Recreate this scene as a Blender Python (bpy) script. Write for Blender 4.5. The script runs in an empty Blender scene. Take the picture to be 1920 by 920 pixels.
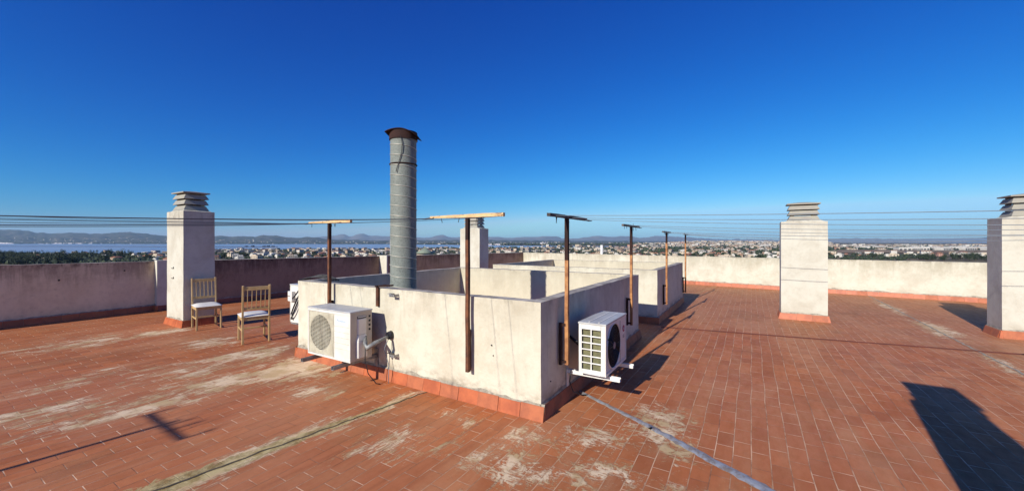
import bpy, bmesh, math, random
from mathutils import Vector, Matrix, noise

S = bpy.context.scene
COL = S.collection
rad = math.radians
random.seed(7)

# ------------------------------------------------------------------ camera, sky, sun, exposure
YAW = 31.4                       # the roof's grid runs along world X / Y; the camera looks between them
H = 1.65
cam_d = bpy.data.cameras.new('camera')
cam = bpy.data.objects.new('camera', cam_d)
COL.objects.link(cam)
cam.location = (0, 0, H)
cam.rotation_euler = (rad(90), 0, rad(YAW))
cam_d.sensor_width = 36
cam_d.lens = 36 * 735 / 1920
cam_d.shift_y = -6 / 1920
cam_d.clip_start = 0.05
cam_d.clip_end = 90000
S.camera = cam

SUN_EL = 27.7                    # the shadows run 6.8 degrees to the +X side of +Y
SUN_AZ = 6.8
world = bpy.data.worlds.new('World')
S.world = world
world.use_nodes = True
wn = world.node_tree
wn.nodes.clear()
out = wn.nodes.new('ShaderNodeOutputWorld')
bg = wn.nodes.new('ShaderNodeBackground')
sky = wn.nodes.new('ShaderNodeTexSky')
sky.sky_type = 'NISHITA'
sky.sun_disc = False
sky.sun_elevation = rad(SUN_EL)
sky.sun_rotation = rad(180 + SUN_AZ)
sky.altitude = 300
sky.air_density = 1.0
sky.dust_density = 0.1
sky.ozone_density = 4.0
# the deep polarised blue of the photographed sky: a power and gain per channel on the sky colour
sepc = wn.nodes.new('ShaderNodeSeparateColor'); cmb = wn.nodes.new('ShaderNodeCombineColor')
wn.links.new(sky.outputs[0], sepc.inputs[0])
for ch, (pw, gain, cap) in enumerate(((3.2, 0.0168, 4.4), (1.52, 0.365, 8.8), (0.90, 1.68, 12.5))):
    p_ = wn.nodes.new('ShaderNodeMath'); p_.operation = 'POWER'; p_.inputs[1].default_value = pw
    g_ = wn.nodes.new('ShaderNodeMath'); g_.operation = 'MULTIPLY'; g_.inputs[1].default_value = gain
    wn.links.new(sepc.outputs[ch], p_.inputs[0]); wn.links.new(p_.outputs[0], g_.inputs[0])
    m_ = wn.nodes.new('ShaderNodeMath'); m_.operation = 'MINIMUM'; m_.inputs[1].default_value = cap
    wn.links.new(g_.outputs[0], m_.inputs[0]); wn.links.new(m_.outputs[0], cmb.inputs[ch])
wn.links.new(cmb.outputs[0], bg.inputs['Color'])
bg.inputs['Strength'].default_value = 0.074
wn.links.new(bg.outputs[0], out.inputs['Surface'])

sun_d = bpy.data.lights.new('sun', 'SUN')
sun_d.energy = 5.0
sun_d.angle = rad(0.55)
sun_d.color = (1.0, 0.94, 0.84)
sun = bpy.data.objects.new('sun', sun_d)
COL.objects.link(sun)
trav = Vector((math.sin(rad(SUN_AZ)) * math.cos(rad(SUN_EL)), math.cos(rad(SUN_AZ)) * math.cos(rad(SUN_EL)), -math.sin(rad(SUN_EL))))
sun.rotation_euler = trav.to_track_quat('-Z', 'Y').to_euler()
sun.location = (-2, -12, 9)

vs = S.view_settings
vs.view_transform = 'Standard'
vs.look = 'None'
vs.exposure = 0.2
vs.gamma = 1.0
vs.use_curve_mapping = False
S.cycles.volume_bounces = 0
S.cycles.max_bounces = 7
S.cycles.use_denoising = True

# ------------------------------------------------------------------ materials
def newmat(name):
    m = bpy.data.materials.new(name)
    m.use_nodes = True
    nt = m.node_tree
    b = nt.nodes['Principled BSDF']
    return m, nt, b

class NB:
    """tiny node helper"""
    def __init__(s, nt): s.nt = nt
    def n(s, t, **k):
        x = s.nt.nodes.new(t)
        for a, v in k.items(): setattr(x, a, v)
        return x
    def l(s, a, b): s.nt.links.new(a, b)
    def put(s, sock, v):
        if hasattr(v, 'links') or isinstance(v, bpy.types.NodeSocket): s.l(v, sock)
        else: sock.default_value = v
    def math(s, op, a, b=0.0, c=0.0, clamp=False):
        x = s.n('ShaderNodeMath', operation=op, use_clamp=clamp)
        s.put(x.inputs[0], a); s.put(x.inputs[1], b); s.put(x.inputs[2], c)
        return x.outputs[0]
    def mix(s, f, a, b, typ='MIX'):
        x = s.n('ShaderNodeMix', data_type='RGBA', blend_type=typ)
        s.put(x.inputs[0], f); s.put(x.inputs[6], a); s.put(x.inputs[7], b)
        return x.outputs[2]
    def pos(s): return s.n('ShaderNodeNewGeometry').outputs['Position']
    def mapping(s, v, scale=(1, 1, 1), rot=(0, 0, 0), loc=(0, 0, 0)):
        x = s.n('ShaderNodeMapping')
        s.l(v, x.inputs[0]); x.inputs['Scale'].default_value = scale
        x.inputs['Rotation'].default_value = rot; x.inputs['Location'].default_value = loc
        return x.outputs[0]
    def noise(s, v, scale=5, detail=4, rough=0.55, dist=0.0):
        x = s.n('ShaderNodeTexNoise')
        s.l(v, x.inputs['Vector']); x.inputs['Scale'].default_value = scale
        x.inputs['Detail'].default_value = detail; x.inputs['Roughness'].default_value = rough
        x.inputs['Distortion'].default_value = dist
        return x.outputs['Fac']
    def ramp(s, f, a, b, smooth=True):
        x = s.n('ShaderNodeMapRange', interpolation_type='SMOOTHSTEP' if smooth else 'LINEAR')
        s.put(x.inputs[0], f); s.put(x.inputs[1], a); s.put(x.inputs[2], b)
        return x.outputs[0]
    def bump(s, h, strength=0.3, dist=0.01):
        x = s.n('ShaderNodeBump')
        s.put(x.inputs['Height'], h); x.inputs['Strength'].default_value = strength; x.inputs['Distance'].default_value = dist
        return x.outputs[0]

def simple(name, c, rough=0.6, metal=0.0, c2=None, scale=8, bump=0.0, spec=0.4):
    m, nt, b = newmat(name)
    k = NB(nt)
    b.inputs['Roughness'].default_value = rough
    b.inputs['Metallic'].default_value = metal
    b.inputs['Specular IOR Level'].default_value = spec
    if c2 is None: c2 = tuple(x * 0.78 for x in c)
    v = k.n('ShaderNodeTexCoord').outputs['Object']
    f = k.ramp(k.noise(v, scale, 5, 0.6), 0.32, 0.68)
    k.l(k.mix(f, (*c, 1), (*c2, 1)), b.inputs['Base Color'])
    if bump: k.l(k.bump(k.noise(v, scale * 6, 3, 0.6), bump, 0.004), b.inputs['Normal'])
    return m

def plaster(name, base, stain, top, dirt=0.35, streak=0.6, bottom=0.4, scale=1.0):
    """rendered wall: cloudy patches, run-down dark streaks below the top edge, grubby foot"""
    m, nt, b = newmat(name)
    k = NB(nt)
    P = k.pos()
    z = k.n('ShaderNodeSeparateXYZ'); k.l(P, z.inputs[0]); z = z.outputs['Z']
    cloud = k.ramp(k.noise(P, 2.1 * scale, 8, 0.72, 0.3), 0.40, 0.68)
    fine = k.ramp(k.noise(k.mapping(P, loc=(5, 3, 1)), 11, 5, 0.7), 0.5, 0.8)
    runs = k.math('ADD', k.math('MULTIPLY', k.noise(k.mapping(P, (5.5, 5.5, 0.8)), 1.0, 7, 0.75, 0.5), 0.55), k.math('MULTIPLY', k.noise(k.mapping(P, (1.3, 1.3, 1.6), loc=(3, 1, 2)), 1.0, 5, 0.7), 0.45))
    near_top = k.ramp(z, top - 0.75, top + 0.02)
    edge = k.ramp(z, top - 0.10, top)
    rs = k.math('MULTIPLY', k.ramp(k.math('ADD', runs, k.math('MULTIPLY', near_top, 0.13)), 0.50, 0.70), k.math('ADD', k.math('MULTIPLY', near_top, 0.8), 0.2))
    ed = k.math('MULTIPLY', edge, k.ramp(k.noise(k.mapping(P, (9, 9, 6)), 1.0, 4, 0.7), 0.45, 0.65))
    foot = k.math('MULTIPLY', k.ramp(z, 0.30, 0.12), k.ramp(k.noise(k.mapping(P, (3, 3, 5)), 1.3, 4, 0.7), 0.40, 0.62))
    c = k.mix(k.math('MULTIPLY', cloud, dirt), (*base, 1), (*[x * y for x, y in zip(base, (0.78, 0.74, 0.70))], 1))
    c = k.mix(k.math('MULTIPLY', fine, dirt * 0.5), c, (*stain, 1))
    c = k.mix(k.math('MULTIPLY', rs, streak), c, (*stain, 1))
    c = k.mix(k.math('MULTIPLY', ed, min(1, streak * 1.0)), c, (*[x * 0.55 for x in stain], 1))
    c = k.mix(k.math('MULTIPLY', foot, bottom), c, (0.30, 0.25, 0.18, 1))
    k.l(c, b.inputs['Base Color'])
    b.inputs['Roughness'].default_value = 0.92
    b.inputs['Specular IOR Level'].default_value = 0.2
    hgt = k.math('ADD', k.noise(P, 30, 4, 0.6), k.math('MULTIPLY', k.noise(P, 4, 3, 0.5), 1.5))
    k.l(k.bump(hgt, 0.35, 0.012), b.inputs['Normal'])
    return m

M = {}
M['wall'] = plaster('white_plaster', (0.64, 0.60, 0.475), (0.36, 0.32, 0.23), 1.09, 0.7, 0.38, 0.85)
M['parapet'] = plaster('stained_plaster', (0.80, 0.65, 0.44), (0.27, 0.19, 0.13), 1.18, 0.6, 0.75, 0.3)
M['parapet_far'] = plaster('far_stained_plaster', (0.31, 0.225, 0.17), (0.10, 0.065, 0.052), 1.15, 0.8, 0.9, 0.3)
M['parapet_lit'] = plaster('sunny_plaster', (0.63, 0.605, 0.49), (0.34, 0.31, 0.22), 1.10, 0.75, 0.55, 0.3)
M['chimney'] = plaster('chimney_plaster', (0.59, 0.57, 0.475), (0.40, 0.36, 0.28), 2.12, 0.7, 0.45, 0.3)
M['inner'] = plaster('inner_plaster', (0.60, 0.555, 0.42), (0.38, 0.33, 0.24), 1.09, 0.45, 0.35, 0.3)
M['coping'] = simple('mortar_coping', (0.50, 0.45, 0.38), 0.95, c2=(0.22, 0.19, 0.16), scale=6, bump=0.5)
M['mortar'] = simple('grey_mortar', (0.40, 0.36, 0.28), 0.95, c2=(0.22, 0.19, 0.15), scale=14, bump=0.5)
M['cast'] = simple('cast_concrete', (0.34, 0.32, 0.255), 0.9, c2=(0.30, 0.28, 0.24), scale=9, bump=0.4)
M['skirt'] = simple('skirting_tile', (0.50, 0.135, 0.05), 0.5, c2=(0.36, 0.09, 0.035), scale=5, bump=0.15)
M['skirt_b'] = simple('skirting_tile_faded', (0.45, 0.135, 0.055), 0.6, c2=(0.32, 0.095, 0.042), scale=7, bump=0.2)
M['skirt_dark'] = simple('skirting_tile_darker', (0.34, 0.10, 0.05), 0.6, c2=(0.20, 0.07, 0.04), scale=6, bump=0.15)  # darker tile tone, used on selected skirting runs
M['ac'] = simple('ac_cream_paint', (0.74, 0.72, 0.66), 0.38, c2=(0.66, 0.62, 0.54), scale=5)
M['ac_side'] = simple('ac_side_shaded', (0.50, 0.45, 0.37), 0.5, c2=(0.42, 0.37, 0.30), scale=6)  # shade on the end turned from the sun, put into a darker beige
M['ac_top'] = simple('ac_top_paint', (0.50, 0.51, 0.50), 0.4, c2=(0.40, 0.40, 0.38), scale=4)
M['ac_grille'] = simple('ac_yellowed_plastic', (0.55, 0.52, 0.40), 0.5, c2=(0.44, 0.40, 0.30), scale=9)
M['dark'] = simple('dark_interior', (0.02, 0.02, 0.022), 0.7)
M['fan'] = simple('fan_grille_black', (0.035, 0.033, 0.035), 0.5)
M['coil'] = simple('coil_fins', (0.26, 0.25, 0.13), 0.5, c2=(0.17, 0.165, 0.09), scale=20)
M['hub'] = simple('fan_hub', (0.22, 0.19, 0.19), 0.5)
M['steel'] = simple('galvanised_bracket', (0.36, 0.36, 0.35), 0.5, 0.4, c2=(0.20, 0.195, 0.19), scale=12)
M['whitebar'] = simple('white_painted_steel', (0.78, 0.77, 0.72), 0.5)
M['rust'] = simple('rusty_iron', (0.20, 0.075, 0.03), 0.85, c2=(0.06, 0.026, 0.018), scale=7, bump=0.5)
M['rust_light'] = simple('rusty_orange_post', (0.50, 0.24, 0.09), 0.8, c2=(0.22, 0.085, 0.035), scale=9, bump=0.5)
M['rust_dark'] = simple('dark_rust', (0.020, 0.010, 0.009), 0.95, c2=(0.042, 0.017, 0.012), scale=6, bump=0.4)
def peeling():
    m, nt, b = newmat('peeling_cream_paint'); k = NB(nt); P = k.pos()
    c = k.mix(k.ramp(k.noise(P, 8, 3, 0.5), 0.35, 0.65), (0.70, 0.49, 0.24, 1), (0.58, 0.38, 0.18, 1))
    c = k.mix(k.ramp(k.noise(k.mapping(P, (9, 9, 30)), 1.0, 6, 0.75), 0.54, 0.60), c, (0.14, 0.06, 0.03, 1))
    k.l(c, b.inputs['Base Color']); b.inputs['Roughness'].default_value = 0.75
    k.l(k.bump(k.noise(P, 40, 3, 0.6), 0.4, 0.004), b.inputs['Normal'])
    return m
M['cream_bar'] = peeling()
M['bar_black'] = simple('blackened_bar', (0.03, 0.025, 0.025), 0.7, c2=(0.14, 0.10, 0.08), scale=14, bump=0.4)
M['wire'] = simple('wire_plastic', (0.09, 0.105, 0.13), 0.5)
M['wire_pale'] = simple('pale_clothesline', (0.20, 0.24, 0.28), 0.5)
M['cable'] = simple('black_cable', (0.02, 0.02, 0.025), 0.45)
M['foil'] = simple('foil_wrap', (0.30, 0.31, 0.30), 0.55, 0.2, c2=(0.16, 0.16, 0.155), scale=18, bump=0.6)
M['wood'] = simple('beech_wood', (0.54, 0.38, 0.18), 0.45, c2=(0.45, 0.30, 0.13), scale=7)
M['cushion'] = simple('white_seat_vinyl', (0.72, 0.70, 0.62), 0.55, c2=(0.66, 0.63, 0.58), scale=5)
M['blue_text'] = simple('pale_blue_print', (0.33, 0.50, 0.68), 0.5)
M['label_white'] = simple('label_white', (0.80, 0.82, 0.82), 0.5)
M['logo_red'] = simple('logo_red', (0.42, 0.02, 0.09), 0.5)
M['text_grey'] = simple('grey_print', (0.12, 0.10, 0.11), 0.5)
M['white'] = simple('white_render', (0.78, 0.76, 0.72), 0.8)

def duct_mat():
    m, nt, b = newmat('galvanised_duct')
    k = NB(nt)
    v = k.n('ShaderNodeTexCoord').outputs['Object']
    sp = k.n('ShaderNodeTexVoronoi'); k.l(v, sp.inputs['Vector']); sp.inputs['Scale'].default_value = 55
    g = k.ramp(k.noise(v, 9, 5, 0.7), 0.35, 0.7)
    c = k.mix(g, (0.175, 0.195, 0.17, 1), (0.115, 0.13, 0.115, 1))
    c = k.mix(k.math('MULTIPLY', k.ramp(sp.outputs['Distance'], 0.1, 0.6), 0.35), c, (0.30, 0.325, 0.29, 1))
    k.l(c, b.inputs['Base Color'])
    b.inputs['Metallic'].default_value = 0.0
    b.inputs['Roughness'].default_value = 0.7
    b.inputs['Specular IOR Level'].default_value = 0.3
    k.l(k.bump(k.noise(v, 14, 3, 0.6), 0.2, 0.004), b.inputs['Normal'])
    return m
M['duct'] = duct_mat()
M['seam'] = simple('duct_seam', (0.50, 0.48, 0.40), 0.5, 0.3)

# stains on the tiles: world position, half widths, strength (dried cement and lime, drawn out along the rows)
STAINS = [(-5.05, 2.85, 0.75, 0.62, 1.0), (-5.35, 2.1, 0.45, 0.85, 0.9), (-5.25, 1.4, 0.30, 0.9, 0.8), (-5.85, 0.75, 0.5, 0.7, 0.7),
          (-6.9, 1.45, 0.35, 0.8, 0.55), (-9.4, 1.7, 0.7, 1.0, 0.6), (-9.2, 2.7, 0.35, 0.8, 0.75), (-7.5, 2.9, 0.6, 0.5, 0.65), (-6.3, 2.9, 0.5, 0.6, 0.8),
          (-3.30, 1.35, 0.17, 1.15, 1.05), (-3.12, 2.6, 0.12, 0.7, 0.75), (-1.5, 2.45, 0.75, 0.38, 0.62), (-0.95, 2.7, 0.5, 0.36, 0.6),
          (-0.72, 3.75, 0.32, 0.46, 0.85), (-0.55, 3.35, 0.25, 0.3, 0.75), (-1.65, 2.95, 0.35, 0.25, 0.6), (-2.3, 2.9, 0.3, 0.2, 0.5),
          (3.0, 13.6, 0.2, 1.6, 0.8), (3.0, 10.6, 0.28, 1.2, 0.85), (2.9, 8.0, 0.18, 0.9, 0.7), (0.1, 2.9, 0.3, 0.3, 0.5), (-4.2, 2.6, 0.4, 0.3, 0.7), (-1.25, 2.1, 0.6, 0.3, 0.55), (-1.1, 3.2, 0.35, 0.3, 0.6), (-0.35, 2.75, 0.3, 0.2, 0.6), (-2.55, 2.2, 0.35, 0.5, 0.45), (-6.2, 2.2, 0.5, 0.8, 0.6)]

def floor_mat():
    m, nt, b = newmat('terracotta_floor')
    k = NB(nt)
    P = k.pos()
    sep = k.n('ShaderNodeSeparateXYZ'); k.l(P, sep.inputs[0])
    X, Y = sep.outputs['X'], sep.outputs['Y']
    warp = k.math('MULTIPLY', k.math('SUBTRACT', k.noise(P, 0.8, 2, 0.5), 0.5), 0.05)
    comb = k.n('ShaderNodeCombineXYZ')
    k.put(comb.inputs[0], Y); k.put(comb.inputs[1], k.math('ADD', X, warp))
    def brick(c1, c2, mortar, msize, smooth):
        x = k.n('ShaderNodeTexBrick')
        x.offset = 0.5; x.squash = 1.0
        k.l(comb.outputs[0], x.inputs['Vector'])
        x.inputs['Color1'].default_value = c1; x.inputs['Color2'].default_value = c2; x.inputs['Mortar'].default_value = mortar
        x.inputs['Scale'].default_value = 1.0; x.inputs['Brick Width'].default_value = 0.25; x.inputs['Row Height'].default_value = 0.125
        x.inputs['Mortar Size'].default_value = msize; x.inputs['Mortar Smooth'].default_value = smooth
        return x
    br = brick((0, 0, 0, 1), (1, 1, 1, 1), (0.5, 0.5, 0.5, 1), 0.0036, 0.25)
    tint = k.n('ShaderNodeSeparateColor'); k.l(br.outputs['Color'], tint.inputs[0]); tint = tint.outputs[0]
    big = k.ramp(k.noise(P, 0.35, 3, 0.5), 0.35, 0.65)
    c = k.mix(tint, (0.50, 0.162, 0.054, 1), (0.34, 0.105, 0.037, 1))
    c = k.mix(k.math('MULTIPLY', big, 0.65), c, (0.43, 0.158, 0.076, 1))
    grain = k.ramp(k.noise(k.mapping(P, (10, 4, 1)), 1.5, 6, 0.7), 0.35, 0.75)
    c = k.mix(k.math('MULTIPLY', grain, 0.42), c, (0.30, 0.100, 0.040, 1))
    blotch = k.ramp(k.noise(k.mapping(P, (2.2, 0.9, 1), loc=(3, 8, 0)), 1.2, 5, 0.65), 0.50, 0.72)
    c = k.mix(k.math('MULTIPLY', blotch, 0.30), c, (0.50, 0.27, 0.13, 1))
    far = k.ramp(Y, 7.5, 9.5)
    c = k.mix(k.math('MULTIPLY', far, 0.35), c, (0.39, 0.20, 0.10, 1))
    # joints, partly worn away or filled with dirt
    jn = k.ramp(k.noise(P, 2.3, 4, 0.7), 0.38, 0.62)
    jc = k.mix(jn, (0.80, 0.55, 0.37, 1), (0.26, 0.11, 0.06, 1))
    c = k.mix(k.math('MULTIPLY', br.outputs['Fac'], 0.92), c, jc)
    # the long joints between the rows: pale in places on the right, dark red on the left
    fx = k.math('ABSOLUTE', k.math('SUBTRACT', k.math('FRACT', k.math('DIVIDE', k.math('ADD', X, warp), 0.125)), 0.5))
    row = k.ramp(fx, 0.460, 0.478)
    side = k.ramp(X, -2.6, -1.2)
    rc = k.mix(k.math('MULTIPLY', side, k.ramp(k.noise(P, 2.6, 5, 0.7), 0.36, 0.60)), (0.22, 0.080, 0.035, 1), (0.70, 0.45, 0.27, 1))
    c = k.mix(k.math('MULTIPLY', row, 0.55), c, rc)
    # a dusty film and darker damp zones that spread over many tiles
    film = k.ramp(k.noise(k.mapping(P, (1.4, 0.5, 1), loc=(7, 2, 0)), 1.0, 7, 0.7, 0.6), 0.42, 0.66)
    c = k.mix(k.math('MULTIPLY', film, 0.30), c, (0.56, 0.30, 0.16, 1))
    damp = k.ramp(k.noise(k.mapping(P, (0.9, 0.45, 1), loc=(1, 7, 0)), 1.0, 7, 0.7, 0.4), 0.52, 0.66)
    c = k.mix(k.math('MULTIPLY', damp, 0.38), c, (0.26, 0.125, 0.055, 1))
    # stains
    mask = None
    for (sx, sy, rx, ry, st) in STAINS:
        dx = k.math('DIVIDE', k.math('SUBTRACT', X, sx), rx)
        dy = k.math('DIVIDE', k.math('SUBTRACT', Y, sy), ry)
        d2 = k.math('ADD', k.math('MULTIPLY', dx, dx), k.math('MULTIPLY', dy, dy))
        g = k.math('MULTIPLY', k.math('POWER', 2.718, k.math('MULTIPLY', d2, -1.1)), st)
        mask = g if mask is None else k.math('MAXIMUM', mask, g)
    n1 = k.noise(k.mapping(P, (5.0, 1.5, 1)), 1.0, 9, 0.75, 1.0)
    n2 = k.noise(k.mapping(P, (30, 5, 1), loc=(2, 1, 0)), 1.0, 6, 0.75, 2.0)
    nn = k.math('ADD', k.math('MULTIPLY', n1, 0.55), k.math('MULTIPLY', n2, 0.45))
    n3 = k.math('ADD', k.math('MULTIPLY', k.noise(k.mapping(P, (5, 4, 1), loc=(4, 4, 0)), 1.0, 9, 0.78, 2.2), 0.6), k.math('MULTIPLY', k.noise(k.mapping(P, (9, 34, 1), rot=(0, 0, 0.5)), 1.0, 5, 0.75, 2.0), 0.4))
    mm = k.n('ShaderNodeMix', data_type='FLOAT'); k.put(mm.inputs[0], side); k.put(mm.inputs[2], nn); k.put(mm.inputs[3], n3)
    nn = mm.outputs[0]
    thr = k.math('SUBTRACT', 0.585, k.math('MULTIPLY', mask, 0.20))
    thr = k.math('ADD', thr, k.math('MULTIPLY', k.math('SUBTRACT', tint, 0.5), 0.07))
    s1 = k.ramp(nn, thr, k.math('ADD', thr, 0.075))
    s1 = k.math('MULTIPLY', s1, k.ramp(mask, 0.04, 0.3))
    sc = k.mix(k.ramp(k.noise(P, 3, 4, 0.6), 0.4, 0.6), (0.80, 0.66, 0.45, 1), (0.52, 0.41, 0.22, 1))
    c = k.mix(k.math('MULTIPLY', s1, 0.85), c, sc)
    c = k.mix(k.math('MULTIPLY', k.ramp(mask, 0.15, 0.95), k.math('MULTIPLY', k.ramp(n1, 0.40, 0.62), 0.45)), c, (0.58, 0.38, 0.22, 1))
    # thick greenish deposit along the crack of the near expansion joint
    dist = k.math('ABSOLUTE', k.math('ADD', k.math('ADD', X, 3.07), k.math('MULTIPLY', k.math('SUBTRACT', 3.2, Y), 0.145)))
    wdt = k.math('ADD', 0.02, k.math('MULTIPLY', k.ramp(Y, 3.0, 0.9, False), 0.13))
    wdt = k.math('MULTIPLY', wdt, k.math('ADD', k.math('MULTIPLY', k.noise(k.mapping(P, (14, 6, 1)), 1.0, 7, 0.8, 1.0), 3.2), -0.75))
    dep = k.ramp(k.math('SUBTRACT', wdt, dist), -0.005, 0.02)
    c = k.mix(k.math('MULTIPLY', dep, 0.85), c, k.mix(k.ramp(k.noise(P, 9, 5, 0.7), 0.40, 0.62), (0.50, 0.41, 0.20, 1), (0.27, 0.20, 0.075, 1)))
    # scattered flecks of lime over the whole roof
    s2 = k.ramp(k.noise(k.mapping(P, (7, 4, 1), loc=(9, 4, 0)), 1.6, 8, 0.75, 0.6), 0.665, 0.73)
    c = k.mix(k.math('MULTIPLY', s2, 0.42), c, (0.52, 0.38, 0.28, 1))
    k.l(c, b.inputs['Base Color'])
    r = k.math('ADD', 0.50, k.math('MULTIPLY', k.math('ADD', s1, grain), 0.2))
    k.l(r, b.inputs['Roughness'])
    b.inputs['Specular IOR Level'].default_value = 0.10
    hgt = k.math('ADD', k.math('MULTIPLY', br.outputs['Fac'], -1.0), k.math('ADD', k.math('MULTIPLY', tint, 0.9), k.math('MULTIPLY', k.noise(P, 18, 4, 0.6), 0.5)))
    hgt = k.math('ADD', hgt, k.math('MULTIPLY', s1, 0.8))
    k.l(k.bump(hgt, 0.75, 0.004), b.inputs['Normal'])
    return m
M['floor'] = floor_mat()

def foil_strip_mat():
    m, nt, b = newmat('silver_strip')
    k = NB(nt); P = k.pos()
    f = k.ramp(k.noise(k.mapping(P, (8, 8, 1)), 2.0, 6, 0.7), 0.4, 0.62)
    k.l(k.mix(f, (0.34, 0.36, 0.39, 1), (0.24, 0.20, 0.17, 1)), b.inputs['Base Color'])
    b.inputs['Roughness'].default_value = 0.5
    b.inputs['Metallic'].default_value = 0.2
    k.l(k.bump(k.noise(P, 25, 4, 0.7), 0.7, 0.006), b.inputs['Normal'])
    return m
M['strip'] = foil_strip_mat()
M['joint_dark'] = simple('joint_sealant', (0.06, 0.05, 0.035), 0.9, c2=(0.13, 0.10, 0.065), scale=10, bump=0.5)
M['ridge'] = simple('joint_tile_red', (0.20, 0.055, 0.035), 0.75, c2=(0.14, 0.05, 0.035), scale=5, bump=0.3)

def land_mat(name, cols, scale, rough=0.95):
    m, nt, b = newmat(name)
    k = NB(nt); P = k.pos()
    f1 = k.ramp(k.noise(k.mapping(P, (1, 1, 1)), scale, 8, 0.65), 0.40, 0.60)
    f2 = k.ramp(k.noise(k.mapping(P, (1, 1, 1), loc=(900, 300, 0)), scale * 3.1, 6, 0.65), 0.45, 0.60)
    c = k.mix(f1, (*cols[0], 1), (*cols[1], 1))
    c = k.mix(f2, c, (*cols[2], 1))
    k.l(c, b.inputs['Base Color'])
    b.inputs['Roughness'].default_value = rough
    b.inputs['Specular IOR Level'].default_value = 0.1
    return m
M['land'] = land_mat('dry_plain', ((0.10, 0.085, 0.055), (0.055, 0.06, 0.035), (0.22, 0.165, 0.105)), 0.0045)
M['hill'] = land_mat('scrub_hills', ((0.022, 0.030, 0.018), (0.040, 0.042, 0.028), (0.12, 0.10, 0.075)), 0.0016)
M['mount'] = land_mat('bare_mountains', ((0.14, 0.10, 0.085), (0.09, 0.075, 0.065), (0.20, 0.15, 0.12)), 0.0005)
M['field'] = land_mat('ploughed_field', ((0.30, 0.22, 0.14), (0.24, 0.17, 0.11), (0.16, 0.12, 0.08)), 0.01)
M['salt'] = simple('salt_white', (0.72, 0.66, 0.62), 0.9, scale=0.02)
M['h_white'] = simple('house_white', (0.60, 0.56, 0.49), 0.85, scale=0.2)
M['h_cream'] = simple('house_cream', (0.56, 0.46, 0.34), 0.85, scale=0.2)
M['h_pink'] = simple('house_salmon', (0.50, 0.27, 0.20), 0.85, scale=0.2)
M['h_roof'] = simple('house_roof_tile', (0.30, 0.13, 0.075), 0.85, scale=0.3)
M['h_grey'] = simple('house_grey', (0.30, 0.28, 0.25), 0.85, scale=0.2)
M['h_tan'] = simple('house_tan', (0.40, 0.30, 0.21), 0.85, scale=0.2)
M['h_win'] = simple('house_window', (0.03, 0.035, 0.045), 0.3)
M['leaf'] = simple('foliage_green', (0.050, 0.070, 0.028), 0.8, c2=(0.025, 0.038, 0.016), scale=0.35)
M['leaf2'] = simple('foliage_dark', (0.030, 0.045, 0.022), 0.8, c2=(0.018, 0.026, 0.014), scale=0.35)
M['palm'] = simple('palm_green', (0.055, 0.068, 0.03), 0.7, c2=(0.035, 0.045, 0.02), scale=0.6)
M['trunk'] = simple('tree_bark', (0.12, 0.085, 0.055), 0.9)

def water_mat():
    m, nt, b = newmat('lake_water')
    k = NB(nt); P = k.pos()
    f = k.ramp(k.noise(k.mapping(P, (1, 1, 1), rot=(0, 0, rad(-31))), 0.0011, 4, 0.5), 0.40, 0.62)
    k.l(k.mix(f, (0.24, 0.28, 0.34, 1), (0.32, 0.33, 0.36, 1)), b.inputs['Base Color'])
    b.inputs['Roughness'].default_value = 0.25
    b.inputs['IOR'].default_value = 1.33
    k.l(k.bump(k.noise(P, 0.6, 3, 0.6), 0.06, 0.05), b.inputs['Normal'])
    return m
M['water'] = water_mat()

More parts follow.
